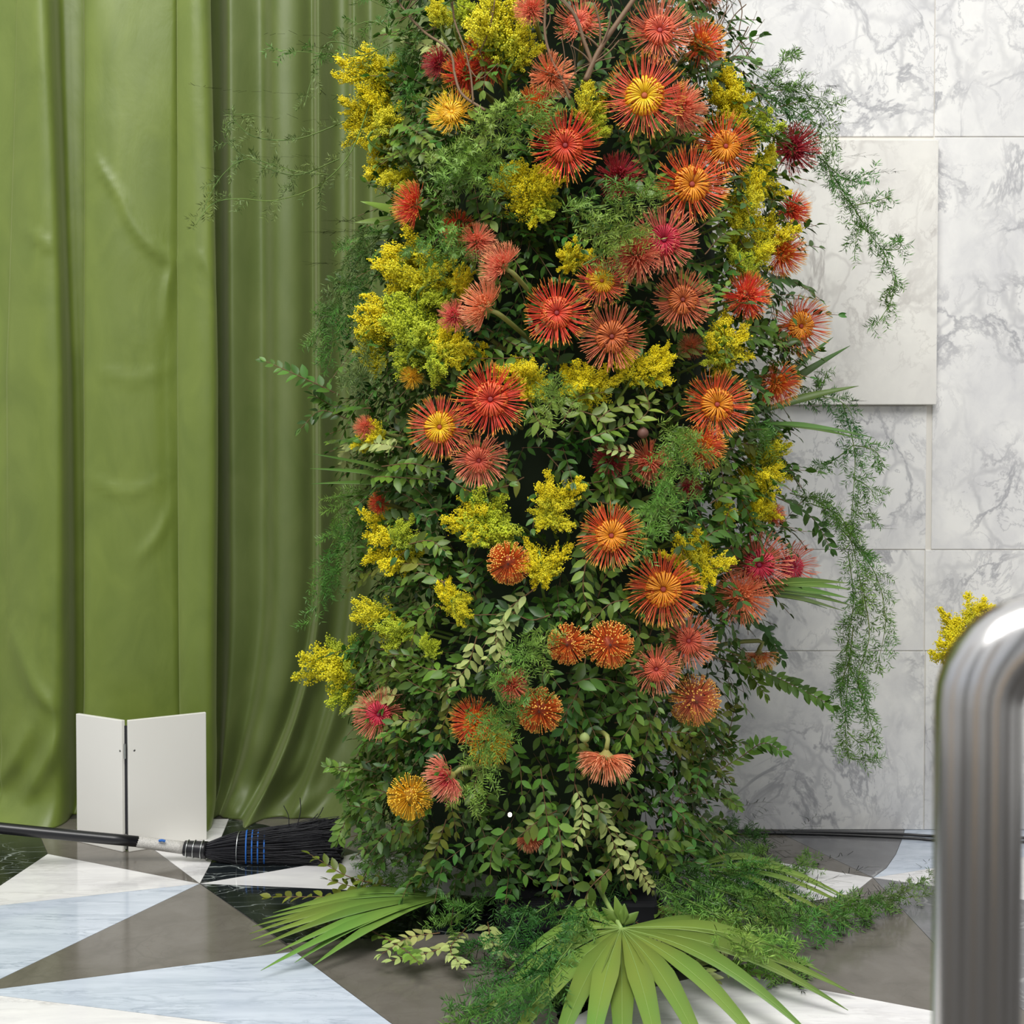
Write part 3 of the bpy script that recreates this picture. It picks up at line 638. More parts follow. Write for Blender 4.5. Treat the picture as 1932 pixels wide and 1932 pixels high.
FL = [
 (1215,185,76,'A','yel',(-.05,.05),'largest pincushion flower, bright yellow spoked centre and pinkish red rays, top right of centre','the yellow-eyed top bloom'),
 (1285,205,50,'D','cor',(.9,0),'coral orange pincushion flower turned right, tucked against the yellow-eyed top bloom',None),
 (1243,62,60,'A','cor',(.05,.1),'coral pink pincushion flower with dark centre above the yellow-eyed bloom','the coral bloom at the top'),
 (1322,85,48,'D','orn',(.3,.1),'orange red pincushion flower among thin twigs at the top right',None),
 (1094,45,48,'A','cor',(-.2,.3),'coral flower with orange tips behind bare branches at top centre','the top centre coral bloom'),
 (1002,20,34,'D','cor',(-.3,.2),'coral flower cut by the top edge beside tall goldenrod',None),
 (930,108,54,'A','red',(.1,.1),'red orange pincushion flower behind twigs at upper left','the red bloom behind twigs'),
 (880,140,46,'D','red',(-.2,0),'deep red flower just left of the red bloom behind twigs',None),
 (828,120,32,'D','brg',(-.8,0),'small dark red flower at the upper left edge below the pale sprig',None),
 (1040,145,45,'D','ldo',(.3,-.1),'orange fluffy flower crossed by a bare twig below the top centre bloom',None),
 (1010,200,38,'D','orn',(-.2,.2),'orange flower half hidden by feathery fern under the twigs',None),
 (855,215,46,'A','ylw',(-.3,.3),'golden orange flower half buried in fern at upper left','the golden bloom at upper left'),
 (1067,277,66,'A','red',(-.1,-.05),'vivid red flower with yellow-tipped rays above a yellow goldenrod plume','the vivid red bloom'),
 (1366,278,60,'A','orn',(.15,-.05),'orange red flower, upper of the pair near the right shoulder','the upper right orange bloom'),
 (1302,350,70,'A','orn',(.15,-.05),'large flame orange flower with amber spokes, lower of the right shoulder pair','the flame orange bloom'),
 (1494,282,50,'D','brg',(.3,-.1),'dark burgundy flower standing out against the marble at upper right','the burgundy bloom'),
 (1492,397,38,'D','red',(.7,0),'small red flower behind goldenrod on the right edge below the burgundy one',None),
 (1475,478,46,'D','orn',(.8,-.2),'orange flower on the right edge hanging below bright goldenrod','the orange right edge bloom'),
 (1252,455,62,'A','pnk',(-.05,.05),'magenta centred flower with coral rays in the upper middle','the magenta bloom'),
 (1200,482,52,'D','cor',(-.4,-.5),'coral flower drooping left, overlapping the magenta bloom',None),
 (1287,568,56,'A','brn',(0,.1),'bronze flower with dark eye below the magenta bloom','the upper bronze bloom'),
 (1408,560,48,'D','red',(0,.2),'bright red fluffy flower on the right between green sprigs',None),
 (1506,615,56,'A','orn',(.35,-.15),'red and orange flower sticking out on the right edge near palm spikes','the right edge red-orange bloom'),
 (1154,637,62,'A','brn',(-.05,.05),'large bronze brown flower above the central goldenrod','the large bronze bloom'),
 (1050,592,62,'A','red',(0,0),'red flower veiled by small green leaves in the middle','the leaf-veiled red bloom'),
 (1136,533,48,'A','yel',(-.1,.2),'yellow centred flower half covered by leaves between red and magenta blooms',None),
 (948,502,46,'D','cor',(-1.0,.7),'coral flower seen from the side, tilted up, upper of the side pair','the upper side-on coral bloom'),
 (916,580,52,'D','ldo',(-1.0,.5),'pale orange flower seen from the side, lower of the side pair','the pale orange side-on bloom'),
 (857,597,32,'D','pnk',(-.4,.1),'small magenta red flower beside the pale orange side-on bloom',None),
 (783,388,46,'D','red',(-1.2,.15),'orange red flower turned left on the upper left edge','the left edge red bloom'),
 (865,432,36,'D','red',(-.1,-.3),'dark red flower in shade right of the left edge red bloom',None),
 (900,456,36,'D','cor',(.3,-.1),'small coral red flower above goldenrod at left of centre',None),
 (926,755,68,'A','red',(-.05,.05),'big pinkish red flower with yellow-tipped rays, left middle','the big red middle bloom'),
 (831,806,60,'A','yel',(-.1,0),'yellow orange spoked flower left of the big red middle bloom','the amber middle-left bloom'),
 (903,866,52,'A','cor',(.05,-.3),'coral pink flower, lowest of the middle-left trio','the lowest coral of the trio'),
 (1350,764,64,'A','orn',(.1,0),'flame orange flower with amber spokes, right middle','the flame bloom at right middle'),
 (1325,842,46,'D','orn',(.2,-.2),'orange flower veiled by fern just below the right middle flame bloom',None),
 (1225,872,46,'D','cor',(-.2,-.3),'coral red flower behind pale fern, right of centre','the coral bloom behind fern'),
 (1150,870,34,'D','brg',(-.1,0),'dark red flower deep in shade under the central leaves',None),
 (1465,722,46,'D','orn',(.5,-.6),'orange yellow drooping flower on the right edge by the palm spikes','the drooping right edge bloom'),
 (1152,1010,62,'A','orn',(.05,0),'orange spoked flower with red rays in the lower middle','the upper orange spoked bloom'),
 (1250,1110,70,'A','orn',(0,-.05),'large orange spoked flower with yellow-tipped red rays, right of centre','the large orange spoked bloom'),
 (1430,1065,62,'A','pnk',(0,0),'magenta centred coral flower in the lower right trio','the magenta bloom lower right'),
 (1490,1070,50,'A','pnk',(.4,0),'pink red flower, rightmost of the lower right trio against the marble',None),
 (1398,1125,56,'D','ldo',(-.1,-.1),'fluffy salmon flower, lowest of the lower right trio','the salmon bloom'),
 (1072,1215,50,'K','kno',(-.2,0),'orange knobbed flower partly under leaves, left of its twin',None),
 (1150,1216,57,'K','kno',(0,.05),'round orange pincushion dome with bright knob tips, centre bottom third','the orange knobbed dome'),
 (1297,1210,52,'A','cor',(.1,.2),'coral red spoked flower above the coral-orange domed flower','the coral spoked bloom lower right'),
 (1238,1260,48,'A','cor',(-.1,-.1),'coral spiky flower below left of the coral spoked bloom',None),
 (1310,1320,62,'K','kor',(.1,-.1),'orange dome flower with coral skirt of styles, lower right','the coral-skirted dome'),
 (1432,1235,36,'D','kor',(0,-2.0),'small flower hanging face down at the right against marble','the small hanging bloom'),
 (1018,1340,56,'K','kno',(-.1,0),'deep orange dome with gold knobs, low in the middle','the deep orange dome'),
 (716,1346,50,'A','pnk',(-.1,0),'pink red spidery flower on the lower left edge','the pink lower left bloom'),
 (895,1362,48,'D','orn',(-.2,.3),'orange flower behind fern, upper of the lower left pair','the orange pair at lower left'),
 (925,1402,44,'D','ylw',(.2,-.3),'golden orange flower behind fern, lower of the lower left pair',None),
 (848,1466,50,'D','pnk',(-1.0,-.5),'pink coral flower seen from the side, facing left, near the bottom','the pink side-on bottom bloom'),
 (775,1502,56,'K','ylw',(-.2,-.2),'bright yellow flower at the lower left, lowest of the large blooms','the bright yellow bloom'),
 (1143,1428,54,'D','ldo',(-.15,-2.0),'salmon orange flower hanging face down on a green stem, bottom centre','the hanging salmon bloom'),
 (1000,1582,28,'D','brn',(.2,-1.6),'small bronze flower hidden low among the bottom leaves','the hidden bronze bloom'),
 (960,1062,52,'K','kno',(-.1,-.1),'rust orange knobbed flower left of a small goldenrod cluster','the rust knobbed bloom'),
 (718,950,24,'D','red',(-.6,.1),'small red flower behind palm blades on the left edge','the small left edge red bloom'),
 (690,806,24,'D','cor',(-.6,.2),'small coral flower on the left edge above pale leaves',None),
 (1300,920,26,'D','brg',(.1,-.4),'tiny dark red flower in shade below fern, right of centre',None),
 (1303,655,26,'D','brn',(0,.1),'tiny rust flower in shade left of the right goldenrod',None),
 (1336,-8,26,'D','cor',(.2,-.4),'coral flower cut by the top edge at the right',None),
 (1168,335,46,'D','brg',(.1,.1),'dark red flower in shade behind fern, right of the vivid red bloom',None),
 (778,712,24,'D','ylw',(-.4,0),'small golden flower hidden in leaves on the left side',None),
 (1460,972,24,'D','cor',(.5,0),'small coral flower behind goldenrod on the right side',None),
 (965,1292,36,'D','cor',(0,.1),'coral flower mostly hidden by fern left of the deep orange dome',None),
]
for f in FL:
    deep = .0 if ('shade' in f[6] or 'hidden' in f[6] or 'behind' in f[6]) else .075
    flower(*f[:7], handle=f[7], off=deep)
LM = [(f[0], f[1], f[7]) for f in FL if f[7]]
USED = {}
DIRS = ['right of', 'above and right of', 'above', 'above and left of', 'left of', 'below and left of', 'below', 'below and right of']
def where(px, py):
    b = min(LM, key=lambda m: (m[0]-px)**2+(m[1]-py)**2)
    dx, dy = px-b[0], b[1]-py
    if math.hypot(dx, dy) < 30: return 'across '+b[2]
    k_ = int(round(math.atan2(dy, dx)/(math.pi/4))) % 8
    return ('just ' if math.hypot(dx, dy) < 70 else '')+DIRS[k_]+' '+b[2]
PEND = []
def auto_label(o, head, px, py): PEND.append((o, head+' '+where(px, py), px, py))

# buds
for (px, py, R, col, lb) in [(1213, 816, 11, (.16, .07, .05), 'brown closed flower bud above the coral bloom behind fern'), (1103, 1391, 10, (.30, .38, .12), 'small green closed bud beside the stem of the hanging salmon bloom')]:
    p, _ = surf(px, py, .05); b_ = thing('flower_bud', p, lb, 'bud'); s = R*p.y/FPX
    bud = lumpy('bud_body', (0, 0, 0), (1, 1, 1), mat('bud_'+('brown' if px > 1200 else 'green'), col, .6), None, .15, 2, 10)
    bpy.data.objects.remove(bud)
    zz = np.linspace(-1, 1, 8); V, q, t = tubes(np.stack([zz*0, -zz*.3, zz], -1)[None]*s, np.array([[.2, .7, .95, 1, .95, .8, .5, .02]])*s, 12)
    link('bud_body', mesh('bud_body', V, q, bpy.data.materials['bud_'+('brown' if px > 1200 else 'green')]), b_)
    tube_obj('stem', [(0, .003, -s), (.01, .05, -.03), (.01, .2, -.06)], .003, .003, M_stemf, b_, 8, 5)

# ------------------------------------------------------------------ goldenrod
def palgr(nm, c0, c1):
    m = mat(nm, c1, .55); a = N(m, 'ShaderNodeAttribute', attribute_name='along'); g = N(m, 'ShaderNodeNewGeometry')
    c = ramp(m, [(0, c0), (.55, c1), (1, c1)], a.outputs['Fac'])
    hs = N(m, 'ShaderNodeHueSaturation'); mr_ = N(m, 'ShaderNodeMapRange'); mr_.inputs[3].default_value = .8; mr_.inputs[4].default_value = 1.15
    L(m, g.outputs['Random Per Island'], mr_.inputs[0]); L(m, mr_.outputs[0], hs.inputs['Value']); L(m, c, hs.inputs['Color']); L(m, hs.outputs[0], B(m).inputs['Base Color'])
    return m
GR = {'b': palgr('goldenrod_bright', (.45, .52, .03), (.92, .78, .01)), 'm': palgr('goldenrod_mid', (.32, .44, .03), (.80, .72, .015)), 'g': palgr('goldenrod_green', (.22, .36, .03), (.56, .64, .03))}
t_ = (1+5**.5)/2
ICO = nrm(np.array([(-1, t_, 0), (1, t_, 0), (-1, -t_, 0), (1, -t_, 0), (0, -1, t_), (0, 1, t_), (0, -1, -t_), (0, 1, -t_), (t_, 0, -1), (t_, 0, 1), (-t_, 0, -1), (-t_, 0, 1)], float))
ICF = np.array([(0, 11, 5), (0, 5, 1), (0, 1, 7), (0, 7, 10), (0, 10, 11), (1, 5, 9), (5, 11, 4), (11, 10, 2), (10, 7, 6), (7, 1, 8), (3, 9, 4), (3, 4, 2), (3, 2, 6), (3, 6, 8), (3, 8, 9), (4, 9, 5), (2, 4, 11), (6, 2, 10), (8, 6, 7), (9, 8, 1)])
def proto_gr(seed):
    r = np.random.default_rng(seed); br_ = []; fl = []; al = []
    main = 6
    for a in range(main):                      # several plumes fanning out of one stalk
        th = 0 if a == 0 else r.uniform(.18, .62); ph = r.uniform(0, 2*math.pi); L_ = r.uniform(.62, 1.0)*(1 if a else 1.05)
        base = np.array([0, 0, -.25+r.uniform(0, .2)])
        ax = sph(np.array([th]), np.array([ph]))[0]; bendv = r.normal(0, .12, 3)
        uu = np.linspace(0, 1, 12)[:, None]; line = base+ax*L_*uu+bendv*uu**2
        br_.append(line)
        for j in range(30):
            s = .25+.74*j/30; c = base+ax*L_*s+bendv*s*s
            d = nrm(r.normal(0, 1, 3)+ax*.4+np.array([0, 0, .2])); ll = .33*(1.12-s)*r.uniform(.6, 1.3)+.02
            w_ = np.linspace(0, 1, 12)[:, None]; bl_ = c+d*ll*w_+ax*ll*.55*w_**2
            br_.append(bl_)
            nf = max(8, int(14+ll*120)); q = r.uniform(.15, 1.0, nf)[:, None]
            pp_ = c+d*ll*q+ax*ll*.55*q**2+r.normal(0, .019, (nf, 3)); fl.append(pp_); al.append(np.full(nf, s)+r.normal(0, .08, nf)+(q[:, 0]-.5)*.2)
    fl = np.concatenate(fl); al = np.clip(np.concatenate(al), 0, 1)
    sc = r.uniform(.0075, .014, len(fl)); M = np.eye(3)[None]*sc[:, None, None]; M[:, 2, 2] *= r.uniform(1, 1.5, len(fl))
    V, F_ = inst(ICO, ICF, M, fl); t = np.repeat(al, 12)
    fm = mesh('florets', V, F_, GR['b'], t, False)
    V, q, t = tubes(np.array(br_), .0045, 3); bm_ = mesh('branchlets', V, q, M_stem, t)
    return fm, bm_
PG = [proto_gr(50+i) for i in range(6)]
def goldenrod(px, py, ln, ang, tint, off=.03, depth=None, tilt=.25, label=None):
    p, n_ = surf(px, py, off)
    if depth: p = P(px, py, depth)
    a = math.radians(ang); ax = Vector((math.cos(a), -tilt, math.sin(a))).normalized()
    s = ln*p.y/FPX*1.12; i = random.randrange(6)
    root = thing('goldenrod_spray', p-ax*s*.45, 'x', 'flower', 'goldenrod sprays in the column')
    hq = axis_rot(ax, random.uniform(0, 6))
    for nm, me, m in (('florets', PG[i][0], GR[tint]), ('branchlets', PG[i][1], M_stem)):
        o = link(nm, me, root, None, m); o.rotation_mode = 'QUATERNION'; o.rotation_quaternion = hq; wd = random.uniform(.95, 1.15)
        o.scale = (s*wd, s*wd, s); tag(o, kind='stuff')
    base = -ax*s*.25; inner = (Vector((CX, CY, p.z-.15))-(p-ax*s*.45)); inner = inner*min(1, .3/inner.length)
    if not depth: tube_obj('stem', [ax*s*.3, base, base+inner*.3-ax*s*.2, inner], .0028, .004, M_stem, root, 10, 5)
    if label: root['label'] = label
    else: auto_label(root, {'b': 'bright yellow goldenrod spray', 'm': 'mustard yellow goldenrod spray', 'g': 'greenish yellow goldenrod spray'}[tint], px, py)
    return root
G = [(672,128,95,165,'b'),(730,125,70,60,'m'),(690,185,100,150,'b'),(715,215,120,120,'b'),(670,245,90,200,'b'),(745,225,80,30,'m'),(700,315,80,165,'b'),(745,335,70,200,'m'),(765,385,60,190,'g'),
 (950,40,130,90,'m'),(920,20,80,120,'m'),(985,90,80,60,'m'),(1010,320,100,70,'b'),(975,350,100,130,'b'),(1035,345,70,40,'b'),(1000,385,70,200,'m'),(1030,400,55,-20,'g'),(1110,185,85,85,'m'),(1130,225,60,40,'g'),
 (1370,165,95,110,'b'),(1395,195,80,60,'b'),(1420,235,90,60,'g'),(1385,230,60,20,'m'),(1440,310,90,60,'m'),(1415,350,80,60,'b'),(1460,345,70,30,'b'),(1400,390,80,90,'m'),(1455,420,90,70,'b'),(1425,460,80,60,'m'),(1390,490,70,120,'g'),
 (1085,472,60,60,'b'),(1065,500,40,200,'b'),(750,485,100,165,'b'),(790,510,120,150,'m'),(735,525,90,185,'b'),(840,520,80,30,'m'),(820,560,70,200,'g'),(870,525,60,70,'b'),
 (715,590,95,160,'b'),(770,600,120,130,'g'),(700,625,90,170,'b'),(760,640,110,160,'g'),(820,630,90,40,'g'),(860,640,90,50,'b'),(870,665,60,0,'m'),(690,665,70,190,'m'),(840,690,80,-30,'g'),
 (975,690,80,120,'b'),(1005,700,60,50,'b'),(1010,740,50,-60,'b'),(1095,705,80,110,'b'),(1130,720,80,60,'b'),(1090,745,70,220,'b'),(1205,690,80,60,'b'),(1240,675,70,80,'b'),(1240,710,70,0,'b'),
 (1365,630,90,90,'b'),(1385,650,70,30,'b'),(1345,655,70,150,'g'),(1370,680,60,-60,'m'),(1455,850,80,40,'m'),(1435,890,80,80,'b'),(1470,890,60,0,'m'),
 (880,960,100,140,'b'),(925,970,110,60,'g'),(890,1000,90,190,'m'),(950,1000,80,-10,'g'),(1045,920,80,90,'b'),(1060,965,60,20,'m'),(1020,965,60,150,'m'),(1018,1045,90,95,'b'),(1025,1085,60,-80,'b'),
 (715,1000,110,160,'b'),(745,1030,100,150,'b'),(715,1035,80,190,'b'),(770,1000,70,50,'g'),(845,1125,70,110,'b'),(870,1150,60,-40,'m'),(705,1160,100,165,'m'),(740,1185,80,170,'g'),
 (615,1250,120,165,'m'),(650,1240,100,120,'g'),(640,1285,110,185,'g'),(1295,1035,80,120,'b'),(1330,1040,90,70,'b'),(1320,1080,80,-70,'b'),(1430,955,70,70,'b'),(1455,965,50,0,'b'),(1375,965,50,60,'m'),
 (685,840,50,200,'b'),(700,815,50,160,'b'),(830,20,60,100,'m'),(880,12,60,60,'g'),(840,205,60,120,'b'),(805,1215,50,100,'g'),(1130,520,50,100,'b')]
for g in G: goldenrod(*g)

# ------------------------------------------------------------------ leaves
def leaf_template(wd=.46, curl=.18, fold=.10):
    s = [0, .22, .48, .75, 1.0]; hw = [0, .78, 1.0, .66, 0]
    V = []; 
    for k_ in range(5): V.append((0, s[k_], -curl*s[k_]**2+.0))
    for sg in (-1, 1):
        for k_ in (1, 2, 3): V.append((sg*hw[k_]*wd/2, s[k_], -curl*s[k_]**2+fold*hw[k_]*wd))
    F_ = []
    for o in (5, 8):
        f = [(0, 1, o), (1, 2, o+1), (1, o+1, o), (2, 3, o+2), (2, o+2, o+1), (3, 4, o+2)]
        F_ += f if o == 8 else [x[::-1] for x in f]
    return np.array(V, float), np.array(F_)
LT = [leaf_template(.46, .15, .12), leaf_template(.42, .32, .16), leaf_template(.52, .05, .10)]
M_leaf = {'d': pvar('leaf_dark', (.055, .125, .020), .4, .34, 5, spec=.35), 'm': pvar('leaf_mid', (.105, .205, .026), .4, .36, 5, spec=.35), 'l': pvar('leaf_light', (.17, .28, .045), .35, .4, 5, spec=.35),
          'p': pvar('leaf_pale', (.40, .46, .15), .25, .42, 5, spec=.35), 'o': pvar('leaf_olive', (.17, .21, .028), .3, .4, 5, spec=.35)}
LM_ = {(k_, j): mesh('leaf', LT[j][0], LT[j][1], M_leaf[k_]) for k_ in M_leaf for j in range(3)}
def sprig_frames(pts, size, face, spread=1.0, start=.12, density=1.0):
    L_ = sum((Vector(pts[i+1])-Vector(pts[i])).length for i in range(len(pts)-1))
    n = max(4, int(L_/(size*.56)*density)); line = spline(pts, n*2+2)
    out = []; side = 1
    for i in range(n):
        u_ = start+(1-start)*i/(n-1); f = u_*(len(line)-1); k_ = min(int(f), len(line)-2)
        p = Vector(line[k_]).lerp(Vector(line[k_+1]), f-k_); t = (Vector(line[k_+1])-Vector(line[k_])).normalized()
        nn = (Vector(face)+Vector([random.gauss(0, .25) for _ in range(3)])).normalized()
        b = t.cross(nn).normalized()
        for sg in ((side,) if size > .05 else (1, -1)):
            last = i == n-1
            d = (t*(.75 if not last else 1.2)+b*sg*spread*random.uniform(.7, 1.05)*(1 if not last else .3)+nn*random.uniform(-.15, .3)).normalized()
            x = d.cross(nn).normalized(); z = x.cross(d)
            s = size*random.uniform(.75, 1.12)*(1-.35*u_**3)
            M = Matrix((x, d, z)).transposed()
            out.append((M, p, s))
        side = -side
    return line, out
def sprig(pts, tone, size=.032, face=(0, -.8, .6), head=None, label=None, density=1.0, stem_mat=None, name='leafy_sprig', spread=1.0):
    size *= 1.12; root = thing(name, pts[0], label or 'x', 'foliage', 'leafy sprigs in the column')
    o0 = Vector(pts[0])
    line, fr = sprig_frames(pts, size, face, spread, density=density)
    R = np.linspace(.0016, .0007, len(line)); V, q, t = tubes((line-np.array(o0))[None], R[None], 4)
    link('stem', mesh('stem', V, q, stem_mat or M_stemb, t), root)
    for M, p, s in fr:
        o = bpy.data.objects.new('leaf', LM_[(tone, random.randrange(3))]); C.objects.link(o); o.parent = root
        m4 = (M*s).to_4x4(); m4.translation = p-o0; o.matrix_local = m4
    mid = proj(line[len(line)//2])
    if not label: auto_label(root, head or {'d': 'dark glossy leaf sprig', 'm': 'glossy green leaf sprig', 'l': 'light green leaf sprig', 'p': 'pale yellow-green leaf sprig', 'o': 'olive green leaf sprig'}[tone], *mid)
    return root
def spx(poly, tone, size=.032, off=.05, **kw):
    pts = [surf(a, b, off)[0] for a, b in poly]; return sprig(pts, tone, size, **kw)
# explicit sprigs
EX = [([(640,745),(570,712),(502,682)],'m',.034),([(655,790),(605,775),(568,808)],'d',.032),([(700,770),(640,770),(590,745)],'m',.03),([(810,1065),(730,1068),(655,1112)],'o',.028),
 ([(700,1435),(655,1455),(618,1445)],'l',.03),([(720,1500),(665,1530),(636,1585)],'l',.036),([(690,1470),(650,1480),(665,1540)],'m',.032),
 ([(1460,935),(1530,975),(1568,1035)],'d',.034),([(1340,1238),(1440,1268),(1510,1300),(1570,1332)],'m',.034),([(1370,1150),(1440,1185),(1475,1245)],'d',.034),
 ([(1360,1440),(1375,1385),(1388,1328)],'d',.034),([(1330,1470),(1395,1430),(1440,1402),(1476,1418)],'m',.032),([(1290,1500),(1350,1490),(1392,1522)],'m',.032),
 ([(1230,1585),(1290,1590),(1342,1612)],'m',.036),([(1180,1570),(1240,1600),(1270,1640)],'m',.034),([(1385,105),(1425,115)],'m',.04),([(1440,525),(1490,530),(1532,548)],'d',.036),
 ([(855,108),(800,85),(758,68)],'p',.034),([(1205,860),(1170,850),(1140,848)],'p',.022),([(1010,1110),(960,1150),(935,1205),(960,1260)],'p',.030),([(900,1200),(880,1260),(838,1305)],'p',.030),
 ([(985,1130),(950,1190),(912,1255)],'p',.028),([(1085,1480),(1100,1540),(1078,1605)],'p',.026),([(1120,1500),(1150,1570),(1185,1665)],'p',.028),([(1155,1560),(1200,1630),(1230,1680)],'p',.026),
 ([(760,1310),(700,1320),(645,1345)],'p',.030),([(690,830),(660,845),(648,880)],'p',.030),([(760,845),(700,838),(655,850)],'p',.028),
 ([(1000,640),(1050,598),(1112,600)],'l',.028),([(1010,570),(1050,580),(1085,570)],'l',.024),([(1100,560),(1140,545),(1175,550)],'m',.026),([(900,80),(915,130),(912,170)],'l',.034),
 ([(690,270),(740,262),(800,285)],'m',.034),([(700,320),(760,285),(830,300)],'l',.032),([(720,235),(770,240),(810,270)],'l',.034),([(880,200),(920,230),(900,280)],'l',.04),
 ([(1200,370),(1230,350),(1240,320)],'m',.034),([(1170,520),(1200,520),(1240,540)],'m',.028),([(1270,510),(1310,535),(1345,540)],'m',.028),([(1330,600),(1345,560),(1370,540)],'l',.028),
 ([(1480,660),(1495,640),(1520,690)],'d',.03),([(1390,640),(1430,640),(1480,655)],'m',.03),([(1060,800),(1090,750),(1140,740)],'l',.030),([(1120,800),(1160,770),(1230,760)],'l',.030),
 ([(1080,770),(1130,790),(1150,830)],'l',.030),([(1200,800),(1225,770),(1215,735)],'l',.030),([(1000,760),(1020,800),(1050,815)],'l',.032),([(1100,830),(1160,810),(1210,790)],'m',.030),
 ([(840,1100),(790,1080),(735,1110)],'m',.032),([(820,1140),(790,1170),(775,1220)],'m',.036),([(760,1030),(810,1020),(840,1040)],'m',.03),([(860,1270),(800,1260),(760,1240)],'m',.036),
 ([(830,1310),(780,1290),(730,1250)],'m',.034),([(770,1400),(720,1380),(690,1390)],'m',.032),([(1110,1040),(1100,1110),(1120,1170)],'l',.030),([(1195,1130),(1150,1140),(1110,1180)],'m',.030),
 ([(1260,1180),(1270,1230),(1285,1270)],'l',.028),([(1200,1190),(1215,1230),(1190,1260)],'l',.028),([(1080,1290),(1120,1280),(1180,1290)],'m',.040),([(1200,1290),(1200,1350),(1170,1400)],'m',.036),
 ([(1240,1340),(1220,1390),(1210,1440)],'m',.036),([(1020,1450),(1030,1530),(1040,1600)],'m',.036),([(1050,1540),(1060,1610),(1050,1680)],'l',.042),([(960,1560),(930,1600),(925,1650)],'m',.036),
 ([(1280,1540),(1330,1560),(1370,1590)],'m',.032),([(1150,1640),(1110,1680),(1105,1720)],'m',.038),([(1380,950),(1370,990),(1405,1030)],'m',.034),([(1370,910),(1420,930),(1480,935)],'m',.034),
 ([(1340,950),(1390,920),(1440,905)],'l',.034),([(700,900),(740,900),(810,905)],'m',.036),([(720,880),(780,875),(830,890)],'m',.032),([(840,900),(900,930),(960,915)],'m',.032),
 ([(1320,430),(1360,400),(1400,380)],'m',.03),([(1330,480),(1370,440),(1440,430)],'m',.03),([(880,380),(920,370),(960,400)],'d',.034),([(900,420),(930,400),(915,450)],'l',.034),
 ([(880,490),(910,490),(930,520)],'l',.036),([(960,1400),(980,1440),(985,1500)],'m',.034),([(1320,1020),(1360,1000),(1400,1015)],'m',.03),([(1040,1160),(1000,1170),(960,1150)],'d',.044)]
for p_, tn, sz in EX: spx(p_, tn, sz)
# sprigs lying on the floor at the foot
def floor_sprig(poly, tone, size, z=.02, label=None, depth=None, **kw):
    pts = [P(a, b, depth) if depth else Fl(a, b, z+.02*random.random()) for a, b in poly]; return sprig(pts, tone, size, face=(0, -.3, 1), label=label, **kw)
floor_sprig([(720,1690),(620,1692),(512,1692)],'o',.036,.03,'olive green leafy sprig reaching furthest left on the floor over black marble', depth=2.82)
floor_sprig([(740,1672),(660,1655),(585,1612)],'o',.036,.05,'olive green leafy sprig rising at lower left in front of the broom', depth=2.85)
floor_sprig([(760,1700),(690,1680),(620,1660)],'o',.034,.03,'olive green leafy sprig on the floor beneath the upright olive sprig', depth=2.83)
for i, pl in enumerate([[(700,1755),(760,1790),(790,1815)],[(860,1780),(800,1800),(740,1812)],[(830,1760),(770,1770),(720,1800)],[(1180,1670),(1250,1720),(1340,1770)],[(1240,1700),(1300,1750),(1380,1795)],[(1200,1740),(1280,1790),(1350,1850)],[(1290,1780),(1370,1820),(1440,1840)],[(880,1750),(850,1790),(870,1820)],[(920,1740),(930,1780),(960,1800)]]):
    floor_sprig(pl, 'p' if i % 3 else 'l', .028, .03)
# scattered sprigs over the whole column, slightly behind the flowers
cnt = 0; tones = 'ddmmmlod'
while cnt < 165:
    py = random.uniform(-60, 1660); l, r = edges(py); px = random.uniform(l+10, r-10)
    if any((px-f[0])**2+(py-f[1])**2 < (f[2]*.55)**2 for f in FL): continue
    low = py > 1250
    ang = random.gauss(-90, 45) if low else random.uniform(-180, 180)
    if px < l+130: ang = 180+random.gauss(10, 40)
    if px > r-130: ang = random.gauss(-15, 40)
    ln = random.uniform(70, 130); a = math.radians(ang); a2 = a+random.gauss(0, .4)
    q1 = (px+math.cos(a)*ln*.5, py-math.sin(a)*ln*.5); q2 = (q1[0]+math.cos(a2)*ln*.5, q1[1]-math.sin(a2)*ln*.5+10)
    if q2[0] < l-50 or q2[0] > r+45: continue
    o1 = random.uniform(-.05, .0)
    pts = [surf(px, py, o1)[0], surf(*q1, o1+.025)[0], surf(*q2, o1+.035)[0]]
    if pts[2].z < .03: continue
    sprig(pts, random.choice(tones+('oo' if low else '')), random.uniform(.027, .037), face=(random.gauss(0, .3), -.8, random.uniform(.2, .8))); cnt += 1
# filler foliage: too dense to count
VV, FF, nb = [], [], 0
FST = []
def filler(n, r0, r1, zlo, zhi, size, ymax=10):
    Ms, Ts = [], []
    for _ in range(n):
        z = random.uniform(zlo, zhi); py = proj((CX, CY, z))[1]; l, r = edges(py); h = (r-l)/2/FPX*CY; c = ((r+l)/2-966)/FPX*CY
        a = random.uniform(0, 2*math.pi); rr_ = random.uniform(r0, r1)
        base = Vector((c+math.cos(a)*h*rr_, CY+math.sin(a)*RY*rr_, z))
        if base.y > ymax: continue
        out = Vector((math.cos(a), math.sin(a), 0)); tdir = (out*random.uniform(.2, 1)+Vector((random.gauss(0, .5), random.gauss(0, .5), random.gauss(-.4, .6)))).normalized()
        pts = [base, base+tdir*.05, base+tdir*.10+Vector((0, 0, -.01))]
        line, fr = sprig_frames(pts, size*random.uniform(.8, 1.15), out*.7+Vector((0, 0, .7)), density=.8)
        FST.append(spline(pts, 6))
        for M, p, s in fr:
            if p.z < .01: continue
            Ms.append(np.array(M*s)); Ts.append(p)
    return Ms, Ts
fa = filler(2300, .62, .90, .12, 2.45, .032, 3.31)
fb2 = filler(1100, .84, .97, .12, 2.45, .034, 3.29)
V, F_ = inst(LT[0][0], LT[0][1], np.array(fa[0]+fb2[0]), np.array([list(t) for t in fa[1]+fb2[1]]))
